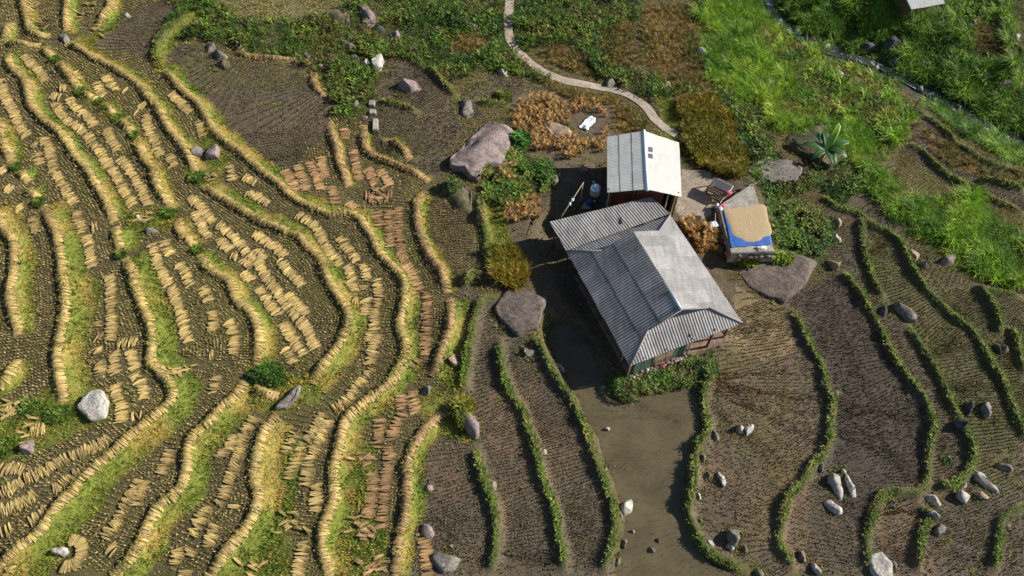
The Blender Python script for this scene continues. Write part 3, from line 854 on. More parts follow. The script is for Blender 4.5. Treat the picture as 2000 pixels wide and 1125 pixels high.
BUND_LABEL = {
 'I3': 'golden straw sheaf draped over the long bund sweeping to the bottom left corner',
 'G1': 'golden straw sheaf on the bund running down between the two widest grass risers',
 'H1': 'golden straw sheaf on the bund that starts beside the dark bush and dark rock',
 'C1': 'golden straw sheaf on the longest bund winding from top left to bottom centre',
 'F1': 'tan straw sheaf on the bund that ends at the mossy rock by the green bunds',
 'J4': 'golden straw sheaf on the bund left of the wide orange grassy strip',
 'K1': 'golden straw sheaf on the short bund at the left edge of the picture',
  'A8': 'golden straw sheaf on the bund that ends at the green bush',
 'B2': 'golden straw sheaf on the bund curving round the large shadowed stubble terrace',
 'ring': 'golden straw sheaf in the ring laid round a small pale rock',
 'heap': 'golden straw sheaf thrown loosely on a small heap by rocks',
}
def emit(cls, name, nmax, labeler, group, rest_label):
    L = [s for s in sheaves if s[0] == cls]
    order = sorted([i for i, s in enumerate(L) if s[6]], key=lambda i: L[i][5])
    if len(order) > nmax: order = order[:nmax]
    single = set(order)
    for i in order:
        _, key, V, F, c, z, iv = L[i]
        org = np.array([*V[:, :2].mean(0), V[:, 2].min()])
        me = np_mesh(name, V - org, F, M_straw, c)
        o = link_mesh(name, me); o.location = org
        lb, gp = labeler(key)
        tag(o, lb, 'sheaf', gp)
    rest = [(s[2], s[3], s[4]) for i, s in enumerate(L) if i not in single]
    if rest: stuff(name + '_mass', rest, M_straw, rest_label, 'sheaves')
    print(cls, len(L), 'single', len(single))
_bl = lambda k: (BUND_LABEL.get(k, 'golden straw sheaf draped over one of the upper straw bunds'), 'sheaves on bund ' + str(k).lower())
emit('bund', 'straw_sheaf', 300, _bl, '', 'rows of golden straw sheaves draped over the winding terrace bunds')

def _fl(k):
    u, v = np.mean(FIELD_ROWS[k][1], 0)
    if FIELD_ROWS[k][0] == 'b':
        if v < 400: return 'reddish tan straw sheaf laid in short rows below the large bare brown terrace', 'tan sheaves in the upper rows'
        if v < 740:
            w = 'the shortest tan row' if u < 750 else 'the second short tan row' if u < 770 else 'the long curving tan row' if u < 815 else 'the straight tan row'
            return 'reddish tan sheaf in %s left of the square stubble field' % w, 'tan sheaves in ' + w[4:]
        w = ('the row beside the flat grey boulder' if u > 820 else 'the short rows by the grey rock' if v < 812 else 'the upper left tan row' if u < 745 and v < 870 else 'the small loose piles' if u < 729 and (v > 1020 or v < 905)
             else 'the lower left tan row' if u < 735 else 'the upper right tan row' if v < 850 else 'the longest right tan row')
        return 'reddish tan sheaf in %s between lowest bunds' % w, 'lower tan sheaves in ' + w[4:]
    if u < 180 and v > 820:
        w = 'top short' if v < 920 and u < 60 else 'longest' if v < 925 and u < 130 else 'short middle' if u > 120 else 'lowest' if v > 1000 else 'second'
        return 'yellow straw sheaf in the %s diagonal row near the bottom left corner' % w, 'sheaves in the %s corner row' % w
    if 180 <= u < 345 and v > 840: return 'yellow straw sheaf lying on the terrace between the ring of sheaves and the next bund', 'sheaves beside the ring'
    if 345 <= u < 540 and v > 780: return 'yellow straw sheaf lying on the narrow dark terrace below the bush and dark rock', 'sheaves below the bush'
    if u >= 540 and v > 780: return 'yellow straw sheaf in paired rows on the terrace left of the longest bund', 'sheaves left of the longest bund'
    if u < 310 and v > 600: return 'yellow straw sheaf on the terrace above the pale boulder, beside the orange strip', 'sheaves above the boulder'
    if u < 290: return 'yellow straw sheaf lying flat on the narrow terraces along the left edge', 'sheaves on the left terraces'
    if u < 480: return 'yellow straw sheaf on the terrace that narrows towards the green bush', 'sheaves towards the bush'
    if u < 625: return 'yellow straw sheaf in the long doubled rows of the big shadowed terrace', 'sheaves of the big terrace'
    return 'yellow straw sheaf in the staggered rows next to the tan sheaf rows', 'sheaves beside the tan rows'
emit('field', 'field_sheaf', 300, _fl, '', 'short comb-like rows of yellow straw sheaves lying in the stubble')
emit('brown', 'tan_sheaf', 300, _fl, '', 'further reddish tan sheaves lying in rows')

# ------------------------------------------------------------------ stubble in rows that follow the bund below
COVER = np.zeros(FX.shape, bool)
for s_ in sheaves:
    a, b = cell(s_[2][:, 0], s_[2][:, 1]); COVER[a, b] = True
ST = {'field': ([lin(192, 172, 116), lin(162, 152, 90), lin(204, 184, 132)], .17, .16, .11, 1.0),
      'upfield': ([lin(132, 118, 86), lin(116, 112, 66), lin(112, 100, 88)], .19, .18, .11, .9),
      'rfield': ([lin(146, 126, 96), lin(124, 108, 84), lin(112, 108, 72)], .18, .15, .10, .85),
      'mud': ([lin(120, 106, 90), lin(96, 84, 72), lin(150, 132, 108)], .17, .17, .10, .6),
      'redfield': ([lin(150, 128, 100), lin(128, 120, 84), lin(160, 118, 88)], .19, .17, .10, .75),
      'greenfield': ([lin(118, 114, 62), lin(140, 118, 70), lin(104, 104, 50)], .17, .15, .11, .95),
      'brownfield': ([lin(158, 136, 92), lin(138, 122, 78), lin(130, 126, 74)], .18, .17, .12, 1.0),
      'dryweed': ([lin(158, 138, 100), lin(134, 118, 84), lin(120, 112, 74)], .2, .2, .12, .7),
      'pond': ([lin(74, 66, 50), lin(58, 54, 42)], .2, .22, .05, .8)}
MAXROW = 11.0
pts_by = {k: [] for k in ST}
for li, k in enumerate(KEYS):
    P = LINES[k]['P']
    seg = np.diff(P, axis=0); sl = np.hypot(seg[:, 0], seg[:, 1]); cum = np.concatenate([[0], np.cumsum(sl)])
    if cum[-1] < 1: continue
    step = .18
    s = np.arange(0, cum[-1], step)
    ii = np.clip(np.searchsorted(cum, s, 'right') - 1, 0, len(sl) - 1)
    p = P[ii] + seg[ii] * ((s - cum[ii]) / np.maximum(sl[ii], 1e-6))[:, None]
    # smoothed tangents
    t = np.gradient(p, axis=0)
    ker = np.ones(9) / 9
    t = np.stack([np.convolve(np.pad(t[:, q], 4, mode='edge'), ker, 'valid') for q in (0, 1)], -1)
    t /= np.hypot(t[:, 0], t[:, 1])[:, None] + 1e-9
    nrm = np.stack([-t[:, 1], t[:, 0]], -1)          # uphill
    ks = np.arange(2, int(MAXROW / .185))
    Q = p[:, None, :] + nrm[:, None, :] * (ks * .185)[None, :, None]
    Q = Q.reshape(-1, 2) + rng.normal(0, .014, (Q.shape[0] * Q.shape[1], 2))
    ok = (Q[:, 0] > X0) & (Q[:, 0] < X1) & (Q[:, 1] > Y0) & (Q[:, 1] < Y1)
    Q = Q[ok]
    a, b = cell(Q[:, 0], Q[:, 1])
    m = (UPI[a, b] == li) & (RISER[a, b] < .3) & (NEAR[a, b] > .3) & VIEW[a, b] & ~COVER[a, b]
    Q = Q[m]; a = a[m]; b = b[m]
    z = ZONE[a, b]
    for zn in ST:
        w = z == ZI[zn]
        if w.any(): pts_by[zn].append(Q[w])
# ground no bund rows reach
for zn, (cols, sx, hh, ww, dens) in ST.items():
    m = (ZONE == ZI[zn]) & (UPI < 0) & (RISER < .3) & (NEAR > .3)
    q = scatter(m, 24)
    if len(q): pts_by[zn].append(q[:, :2])
sp = []
for zn, (cols, sx, hh, ww, dens) in ST.items():
    if not pts_by[zn]: continue
    Q = np.vstack(pts_by[zn])
    # thin crowding where rows bunch
    key = np.unique(np.floor(Q / .085).astype(int), axis=0, return_index=True)[1]
    Q = Q[key]
    keep = rng.random(len(Q)) < dens * np.clip(.72 + .7 * fbm(Q[:, 0], Q[:, 1], 1.6, 12), 0, 1)
    Q = Q[keep]
    n = len(Q)
    kq = 6
    m = n * kq
    base = np.repeat(np.stack([Q[:, 0], Q[:, 1], gh(Q[:, 0], Q[:, 1])], -1), kq, 0)
    az = rng.uniform(0, 2 * np.pi, m); tl = rng.uniform(.1, .65, m)
    hgt = hh * rng.uniform(.5, 1.25, m)
    d = np.stack([np.cos(az), np.sin(az), np.zeros(m)], -1); s_ = np.stack([-np.sin(az), np.cos(az), np.zeros(m)], -1)
    tip = base + d * (np.sin(tl) * hgt)[:, None]; tip[:, 2] += np.cos(tl) * hgt
    wv = (ww * .31 * rng.uniform(.6, 1.3, m))[:, None]
    V = np.stack([base - s_ * wv * .8, base + s_ * wv * .8, tip + s_ * wv * .5], 1).reshape(-1, 3)
    V[:, 2] += .004
    F = np.arange(m * 3).reshape(-1, 3)
    ca = np.array(cols)
    c = ca[np.repeat(rng.integers(0, len(ca), n), kq)] * np.repeat(rng.uniform(.75, 1.2, (n, 1)), kq, 0)
    sp.append((V, F, np.repeat(c, 3, 0)))
    print('stubble', zn, n)
stuff('rice_stubble', sp, M_stub, 'cut rice stubble standing in rows over the drained paddies', 'stubble')

# clods of drying mud
q = scatter(zmask('mud', 'rfield', 'redfield', 'greenfield', 'upfield', 'brownfield') & (NEAR > .25), 34, (1.2, 71, .18))
n = len(q)
az = rng.uniform(0, 6.28, (n, 1)) + np.array([[0, 1.4, 3.0, 4.6]]) + rng.normal(0, .2, (n, 4))
rr = rng.uniform(.025, .075, (n, 1)) * rng.uniform(.7, 1.3, (n, 4))
ring = np.stack([q[:, None, 0] + np.cos(az) * rr, q[:, None, 1] + np.sin(az) * rr, np.repeat(q[:, 2:3] - .01, 4, 1)], -1)
tip = q + np.stack([rng.normal(0, .015, n), rng.normal(0, .015, n), rng.uniform(.03, .085, n)], -1)
V = np.concatenate([ring, tip[:, None]], 1).reshape(-1, 3)
F = (np.arange(n)[:, None, None] * 5 + np.array([[0, 1, 4], [1, 2, 4], [2, 3, 4], [3, 0, 4]])).reshape(-1, 3)
a, b = cell(q[:, 0], q[:, 1])
cc = np.repeat((GC[a, b] * rng.uniform(.7, 1.45, (n, 1)))[:, None], 5, 1).reshape(-1, 3)
stuff('mud_clods', [(V, F, cc)], M_stub, 'small clods of drying mud strewn over the bare paddies', 'clods')

# loose straws dropped around the rows
S_ = np.array(STRAY); n = len(S_)
P_ = np.stack([S_[:, 0], S_[:, 1], gh(S_[:, 0], S_[:, 1]) + .02], -1)
stuff('loose_straw', [blades(P_, rng.uniform(0, 6.28, n), rng.uniform(.15, .4, n), rng.uniform(.012, .022, n), rng.uniform(1.35, 1.55, n), rng.uniform(-.1, .2, n), np.clip(YEL[None] * (S_[:, 2] * rng.uniform(.75, 1.1, n))[:, None], 0, 1))], M_straw, 'loose single straws littering the ground along the sheaf rows', 'straw')

# ------------------------------------------------------------------ grass and weeds
GRN = [lin(116, 132, 52), lin(98, 118, 46), lin(140, 144, 62), lin(86, 106, 42)]
DRY = [lin(168, 146, 72), lin(150, 138, 62), lin(176, 140, 74), lin(140, 148, 60)]
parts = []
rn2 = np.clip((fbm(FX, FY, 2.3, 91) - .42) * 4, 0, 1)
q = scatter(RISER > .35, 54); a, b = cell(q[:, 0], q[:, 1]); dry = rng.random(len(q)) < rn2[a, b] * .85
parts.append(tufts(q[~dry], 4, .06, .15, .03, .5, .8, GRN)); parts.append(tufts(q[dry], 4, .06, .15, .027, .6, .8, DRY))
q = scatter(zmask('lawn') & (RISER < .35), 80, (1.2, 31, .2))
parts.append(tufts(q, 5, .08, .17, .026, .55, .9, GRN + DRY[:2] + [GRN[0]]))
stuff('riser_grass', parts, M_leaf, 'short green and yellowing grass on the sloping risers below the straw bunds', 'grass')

parts = []
BG = [lin(104, 128, 56), lin(120, 142, 62), lin(92, 116, 52), lin(142, 152, 78), lin(82, 106, 46), lin(130, 128, 70), lin(146, 140, 82)]
q = scatter(CREST > .24 + .62 * fbm(FX, FY, 1.0, 233), 170, (.7, 33, .24)); parts.append(tufts(q, 5, .07, .13, .034, .75, .9, BG))
q = scatter((CREST > .7), 45, (.9, 34, .4)); parts.append(tufts(q, 6, .07, .2, .03, .5, 1.0, BG[:4], .03))
stuff('bund_weeds', parts, M_leaf, 'leafy green weeds covering the narrow earth bunds', 'weeds')

parts = []
SG = [lin(46, 72, 32), lin(58, 88, 34), lin(78, 108, 40), lin(98, 126, 48), lin(116, 134, 54), lin(108, 100, 56)]
sc = zmask('scrub')
q = scatter(sc, 22, (1.7, 35, .27)); hz = .55 * fbm(q[:, 0], q[:, 1], 2.4, 35)[:, None]
parts.append(tufts(q + np.concatenate([np.zeros((len(q), 2)), hz * .5], 1), 8, .24, .22, .08, .8, .8, SG, .35))
q = scatter(sc, 16, (1.4, 36, .42)); parts.append(tufts(q, 9, .2, .5, .035, .45, 1.1, SG))
q = scatter(sc, 8, (1.1, 136, .45)); parts.append(tufts(q, 7, .2, .3, .03, .9, .9, [lin(130, 112, 70), lin(150, 132, 84), lin(112, 98, 62)]))
stuff('green_scrub', parts, M_leaf, 'tangle of leafy green scrub and ferns among the boulders at the top', 'scrub')

parts = []
TG = [lin(68, 106, 32), lin(90, 134, 34), lin(112, 152, 38), lin(134, 168, 46), lin(150, 172, 60)]
q = scatter(zmask('tall'), 15, (1.6, 37, .36)); parts.append(tufts(q, 24, .3, 1.0, .025, .42, 1.2, TG))
q = scatter(zmask('tall'), 14, (1.5, 39, .25)); parts.append(tufts(q, 10, .22, .5, .03, .5, 1.1, TG[:3] + [lin(140, 146, 62), lin(118, 116, 58)]))
mx = zmask('mixed')
q = scatter(mx, 22, (1.3, 52, .3)); parts.append(tufts(q, 8, .18, .45, .05, .6, 1.0, [lin(104, 118, 46), lin(128, 130, 56), lin(86, 106, 44), lin(120, 108, 60)]))
q = scatter(mx, 6, (1.3, 53, .42)); parts.append(tufts(q, 12, .22, .9, .05, .45, 1.2, TG))
stuff('bright_tall_grass', parts, M_leaf, 'bright yellow-green tall grass filling the slope above the stream', 'tall grass')
parts = []
TD = [lin(78, 114, 44), lin(98, 138, 48), lin(120, 156, 54), lin(140, 170, 72), lin(110, 142, 60)]
q = scatter(zmask('tall2'), 8, (2.2, 38, .32)); parts.append(tufts(q, 24, .3, 1.05, .027, .4, 1.2, TD))
q = scatter(zmask('tall2'), 8, (1.5, 41, .2)); parts.append(tufts(q, 9, .25, .55, .035, .6, 1.0, TD + [lin(120, 126, 60)]))
stuff('dark_tall_grass', parts, M_leaf, 'deep green cane-like grass on the bank beyond the stream', 'tall grass')

parts = []
RC = [lin(86, 92, 44), lin(100, 98, 50), lin(116, 102, 56), lin(134, 114, 64), lin(146, 126, 74)]
q = scatter(zmask('rice'), 22, (1.3, 42, .05)); parts.append(tufts(q, 10, .1, .42, .028, .35, 1.2, RC))
stuff('ripe_millet', parts, M_leaf, 'patches of brown-gold ripe standing crop beside the path', 'crop')
parts = []
OC = [lin(90, 98, 32), lin(112, 110, 34), lin(128, 118, 36), lin(138, 122, 38), lin(122, 100, 42)]
q = scatter(zmask('olive'), 44, (1.1, 43, .05)); hz = fbm(q[:, 0], q[:, 1], 1.2, 43)[:, None] * .5
q2 = q + np.concatenate([np.zeros((len(q), 2)), hz], 1)
parts.append(tufts(q2, 11, .16, .36, .04, .5, .9, OC, .25)); parts.append(tufts(q, 6, .1, .6, .05, .3, .6, OC[2:], 0))
stuff('olive_shrubs', parts, M_leaf, 'dense olive-yellow herb patches near the two buildings', 'herbs')
parts = []
GA = [lin(56, 90, 38), lin(76, 112, 44), lin(98, 130, 54), lin(118, 138, 60), lin(126, 122, 64)]
q = scatter(zmask('garden'), 75, (.9, 44, .3)); hz = fbm(q[:, 0], q[:, 1], .9, 44)[:, None] * .4
parts.append(tufts(q + np.concatenate([np.zeros((len(q), 2)), hz], 1), 8, .16, .17, .085, .9, .6, GA, .2))
q = scatter(zmask('bed'), 95, (.7, 45, .24)); hz = fbm(q[:, 0], q[:, 1], .8, 45)[:, None] * .35
parts.append(tufts(q + np.concatenate([np.zeros((len(q), 2)), hz], 1), 8, .13, .15, .06, .9, .7, [lin(66, 94, 40), lin(88, 116, 48), lin(120, 130, 70), lin(52, 76, 36)], .15))
stuff('garden_greens', parts, M_leaf, 'leafy vegetable and vine beds around the farmhouse', 'garden plants')
parts = []
q = scatter(zmask('meadow'), 60, (1.5, 46, .05)); parts.append(tufts(q, 4, .08, .14, .03, .6, .8, [lin(140, 134, 84), lin(122, 122, 70), lin(150, 140, 98)]))
q = scatter(zmask('dirt'), 14, (1.1, 47, .42)); parts.append(tufts(q, 5, .1, .16, .05, .8, .8, [lin(86, 104, 44), lin(110, 116, 56), lin(120, 104, 60)]))
q = scatter(zmask('field', 'upfield', 'rfield', 'greenfield', 'redfield', 'brownfield') & (NEAR > .5), 5, (1.9, 48, .5)); parts.append(tufts(q, 5, .1, .13, .04, .8, .8, [lin(106, 122, 48), lin(124, 128, 60), lin(90, 104, 44)]))
stuff('stray_weeds', parts, M_leaf, 'scattered low weeds and thin grass between the stubble and in the yard', 'weeds')
# ------------------------------------------------------------------ water, path
def mat_water(name, c, rough=.08, foam=0.0, wav=.004, scale=6):
    m, nt, bs = new_mat(name)
    geo = N(nt, 'ShaderNodeNewGeometry')
    rgb = N(nt, 'ShaderNodeRGB'); rgb.outputs[0].default_value = (*c, 1)
    n1 = noise_node(nt, .7, 4, .6, geo.outputs['Position'])
    cs = mul_color(nt, rgb.outputs[0], maprange(nt, n1.outputs['Fac'], .3, .7, .8, 1.2))
    if foam:
        n2 = noise_node(nt, 1.6, 6, .7, geo.outputs['Position'])
        mx = N(nt, 'ShaderNodeMix', data_type='RGBA'); mx.inputs[7].default_value = (.8, .82, .84, 1)
        nt.links.new(maprange(nt, n2.outputs['Fac'], .56, .62, 0, foam), mx.inputs[0]); nt.links.new(cs, mx.inputs[6]); cs = mx.outputs[2]
    nt.links.new(cs, bs.inputs['Base Color'])
    bs.inputs['Roughness'].default_value = rough; bs.inputs['IOR'].default_value = 1.33
    nn = noise_node(nt, scale, 3, .5, geo.outputs['Position'])
    bp = N(nt, 'ShaderNodeBump'); bp.inputs['Distance'].default_value = wav
    nt.links.new(nn.outputs['Fac'], bp.inputs['Height']); nt.links.new(bp.outputs[0], bs.inputs['Normal'])
    return m
M_pond = mat_water('muddy_water', lin(100, 91, 69), .05, 0, .0012, 5)
M_stream = mat_water('stream_water', lin(58, 66, 62), .1, .6, .03, 4)
bm = bmesh.new()
w = np.array([at_z(p, ZP)[:2] for p in POND_PX])
cen = w.mean(0)
w2 = w + (w - cen) / np.hypot(*(w - cen).T)[:, None] * .25
vs = [bm.verts.new((p[0], p[1], ZP)) for p in w2]
bm.faces.new(vs); bmesh.ops.triangulate(bm, faces=bm.faces[:])
bm.normal_update()
for f in bm.faces:
    if f.normal.z < 0: f.normal_flip()
o = bm_obj('pond_water', bm, M_pond); tag(o, 'shallow muddy brown water of the flooded paddy below the farmhouse', 'pond', kind='structure')

def ribbon(name, P, half, dz, mat, label, cat, sub=3):
    P = np.asarray(P)[:, :2]
    t = np.gradient(P, axis=0); t /= np.hypot(t[:, 0], t[:, 1])[:, None]
    nrm = np.stack([-t[:, 1], t[:, 0]], -1)
    k = np.linspace(-1, 1, 2 * sub + 1)
    jit = 1 + (vnoise(P[:, 0], P[:, 1], .9, 21) - .5) * .35
    Q = P[:, None] + nrm[:, None] * (k[None, :, None] * half * jit[:, None, None])
    Z = gh(Q[..., 0], Q[..., 1]) + dz
    V = np.concatenate([Q, Z[..., None]], -1).reshape(-1, 3)
    nn, kk = Q.shape[:2]
    id_ = np.arange(nn * kk).reshape(nn, kk)
    F = np.stack([id_[:-1, :-1], id_[1:, :-1], id_[1:, 1:], id_[:-1, 1:]], -1).reshape(-1, 4)
    me = np_mesh(name, V, F, mat, None, True)
    return tag(link_mesh(name, me), label, cat, kind='structure')
M_path = mat_plain('path_concrete', lin(176, 162, 146), .9, .22, 1.2, .012, 18, c2=lin(150, 136, 118))
ribbon('path', G(smooth_px(PATH_PX, 6)), .36, .05, M_path, 'pale narrow concrete footpath curving down to the small building', 'path')
sp_ = smooth_px(STREAM_PX, 10)
ribbon('stream', hit(sp_, lambda x, y: gh(x, y)), .42, .14, M_stream, 'small stream with white riffles in the gully at the upper right', 'stream')

# ------------------------------------------------------------------ rocks
ROCKC = {'L': (lin(204, 198, 187), lin(166, 158, 146)), 'G': (lin(140, 133, 124), lin(104, 97, 90)), 'P': (lin(158, 140, 133), lin(118, 104, 100)), 'D': (lin(92, 92, 94), lin(66, 66, 66)), 'T': (lin(182, 158, 128), lin(140, 118, 96)), 'B': (lin(122, 109, 99), lin(92, 82, 75)), 'M': (lin(108, 96, 74), lin(72, 78, 44))}
M_rock = {k: mat_plain('stone_' + k.lower(), a, .92, .34, 1.9, .07, 8, c2=b) for k, (a, b) in ROCKC.items()}
for mt in M_rock.values():                   # cracks and lichen
    nt = mt.node_tree; bs = nt.nodes['Principled BSDF']
    src = bs.inputs['Base Color'].links[0].from_socket
    geo = N(nt, 'ShaderNodeNewGeometry')
    wn_ = noise_node(nt, 2.5, 4, .6, geo.outputs['Position'])
    ad = N(nt, 'ShaderNodeMix', data_type='VECTOR'); ad.inputs[0].default_value = .35
    nt.links.new(geo.outputs['Position'], ad.inputs[4]); nt.links.new(wn_.outputs['Color'], ad.inputs[5])
    vo = N(nt, 'ShaderNodeTexVoronoi', feature='DISTANCE_TO_EDGE'); vo.inputs['Scale'].default_value = 2.2
    nt.links.new(ad.outputs[1], vo.inputs['Vector'])
    cs = mul_color(nt, src, maprange(nt, vo.outputs['Distance'], 0, .035, .5, 1.0))
    ln = noise_node(nt, 6.0, 6, .75, geo.outputs['Position'])
    mx = N(nt, 'ShaderNodeMix', data_type='RGBA'); mx.inputs[7].default_value = (*lin(176, 172, 156), 1)
    nt.links.new(maprange(nt, ln.outputs['Fac'], .58, .66, 0, .55), mx.inputs[0]); nt.links.new(cs, mx.inputs[6])
    nt.links.new(mx.outputs[2], bs.inputs['Base Color'])
def ico(sub):
    bm = bmesh.new(); bmesh.ops.create_icosphere(bm, subdivisions=sub, radius=1)
    v = np.array([p.co[:] for p in bm.verts]); f = np.array([[q.index for q in fc.verts] for fc in bm.faces]); bm.free()
    return v, f
ICO = {2: ico(2), 3: ico(3), 4: ico(4)}
def rock_mesh(rad, h, sub, seed, rough=.12, flat=2.6):
    """rad(theta) outline radius in metres, h height above ground"""
    v, f = ICO[sub]
    r = np.random.default_rng(seed)
    v = v.copy()
    # angular facets: shave with random planes
    for _ in range(11):
        n = r.normal(size=3); n[2] = abs(n[2]) * .8; n /= np.linalg.norm(n)
        d = r.uniform(.38, .78)
        ex = v @ n - d
        v -= np.where(ex > 0, ex, 0)[:, None] * n
    v[:, :2] /= np.percentile(np.hypot(v[:, 0], v[:, 1]), 98); v[:, 2] /= v[:, 2].max()
    off = r.uniform(0, 50, 3)
    nz = np.array([mnoise.fractal(Vector(p * 1.6 + off), 1.0, 2.0, 4) for p in v])
    v *= (1 + nz * rough)[:, None]
    th = np.arctan2(v[:, 1], v[:, 0]); rh = np.hypot(v[:, 0], v[:, 1])
    R = rad(th)
    out = np.stack([np.cos(th) * rh * R, np.sin(th) * rh * R, v[:, 2] * h], -1)
    return out, f
def finish_rock(V, f, ctr, tone, label, name='boulder'):
    V = V.copy()
    ctr = np.array([ctr[0], ctr[1], gh(ctr[0], ctr[1])])
    me = np_mesh(name, V, f, M_rock[tone], None, False)
    o = link_mesh(name, me); o.location = ctr
    return tag(o, label, 'rock')
_rs = [0]
ROCKS = []
def rock(u, v, rx, ry, rot, h, tone, label):
    _rs[0] += 1
    sc = pxm(u, v); P = g1(u, v)
    a = rx / sc; b = ry / sc / .84; ph = -math.radians(rot)
    def rad(th): return a * b / np.sqrt((b * np.cos(th - ph)) ** 2 + (a * np.sin(th - ph)) ** 2) * 1.22
    ROCKS.append((P[0], P[1], max(a, b)))
    V, f = rock_mesh(rad, h * 1.0, 3 if rx * ry > 90 else 2, _rs[0])
    finish_rock(V, f, P, tone, label)
def rock_poly(poly, h, tone, label, rough=.08):
    _rs[0] += 1
    W = G(poly, h * .35)[:, :2]; c = W.mean(0)
    ROCKS.append((c[0], c[1], np.hypot(*(W - c).T).mean()))
    d = W - c; th = np.arctan2(d[:, 1], d[:, 0]); r = np.hypot(d[:, 0], d[:, 1])
    # radius by ray-polygon intersection
    def rad(t):
        out = np.zeros(len(t))
        for i, a in enumerate(t):
            e = np.array([math.cos(a), math.sin(a)]); best = 0
            for p, q in zip(d, np.roll(d, -1, 0)):
                s = q - p; den = e[0] * s[1] - e[1] * s[0]
                if abs(den) < 1e-9: continue
                tt = (p[0] * s[1] - p[1] * s[0]) / den; uu = (p[0] * e[1] - p[1] * e[0]) / den
                if tt > 0 and -1e-6 <= uu <= 1 + 1e-6: best = max(best, tt)
            out[i] = best
        return out * 1.04
    v, f = ICO[4]; r_ = np.random.default_rng(_rs[0])
    th_ = np.arctan2(v[:, 1], v[:, 0]); rh_ = np.hypot(v[:, 0], v[:, 1]) ** .55; R_ = rad(th_)
    off = r_.uniform(0, 50, 3)
    x_, y_ = np.cos(th_) * rh_, np.sin(th_) * rh_
    z_ = np.sign(v[:, 2]) * np.abs(v[:, 2]) ** .8
    for _ in range(7):                       # broken planes across the top
        a_ = r_.uniform(0, 6.28); k_ = r_.uniform(.25, 1.0) * (1 if h > .6 else .35); d_ = r_.uniform(.58, .95) if h > .6 else r_.uniform(.7, 1)
        lim = d_ - k_ * (x_ * math.cos(a_) + y_ * math.sin(a_))
        z_ = np.where(z_ > lim, np.maximum(lim, .25 * z_), z_)
    nz = np.array([mnoise.fractal(Vector(p * 2.4 + off), 1.0, 2.0, 5) for p in v])
    nz2 = np.array([mnoise.fractal(Vector(p * 2.4 + off + 9.3), 1.0, 2.0, 5) for p in v])
    k2 = 1 + nz2 * .05
    V = np.stack([x_ * R_ * k2, y_ * R_ * k2, (z_ + nz * .16 + (0 if h > .6 else .25)) * h], -1)
    finish_rock(V, f, c, tone, label)

rock_poly([(877,310),(895,285),(925,255),(955,232),(985,245),(1010,262),(1008,290),(985,315),(950,320),(935,345),(915,340),(905,325),(880,325)], 1.5, 'P', 'huge purple-grey boulder, the largest in view, above the leafy garden')
rock_poly([(1058,235),(1075,240),(1100,250),(1115,262),(1112,272),(1090,274),(1072,262)], .5, 'T', 'tan-topped slab rock among the orange upright sheaves')
rock_poly([(1436,512),(1480,503),(1560,503),(1590,518),(1562,568),(1530,590),(1490,574),(1450,546)], .4, 'B', 'broad flat brown-grey rock slab right of the farmhouse, below the tarp platform')
rock_poly([(985,565),(1030,572),(1065,590),(1050,640),(1010,655),(985,630),(965,605)], .4, 'B', 'broad flat grey rock slab between the green bunds and the farmhouse')
rock_poly([(1462,325),(1490,312),(1540,318),(1565,338),(1550,358),(1500,360),(1465,345)], .6, 'G', 'long bluish-grey slab rock left of the banana plant')
rock_poly([(1530,262),(1560,240),(1600,245),(1645,270),(1655,300),(1620,325),(1580,300),(1540,280)], 1.3, 'M', 'dark mossy boulder behind the banana plant')
rock_poly([(858,362),(880,343),(905,350),(920,375),(920,410),(890,415),(865,395)], .8, 'M', 'weed-topped mossy boulder just below the huge purple boulder')
rock_poly([(150,795),(175,770),(200,763),(212,785),(205,815),(180,823)], .5, 'L', 'pale rounded boulder standing in grass beside the straw bund, left side')
rock_poly([(535,800),(560,775),(588,752),(583,775),(560,797)], .4, 'G', 'grey slanted rock at the head of the bund by the dark bush')
rock_poly([(700,10),(715,3),(735,20),(740,38),(720,52),(705,35)], 1.0, 'P', 'tall purple-grey boulder in the scrub at the top edge')
rock_poly([(632,25),(655,12),(680,22),(682,48),(655,55),(640,45)], .9, 'M', 'brown shaggy boulder beside the purple one at the top edge')
rock_poly([(1698,1082),(1718,1080),(1738,1100),(1742,1130),(1712,1130),(1700,1110)], .5, 'L', 'pale pointed boulder cut by the bottom edge, right of a green bund')
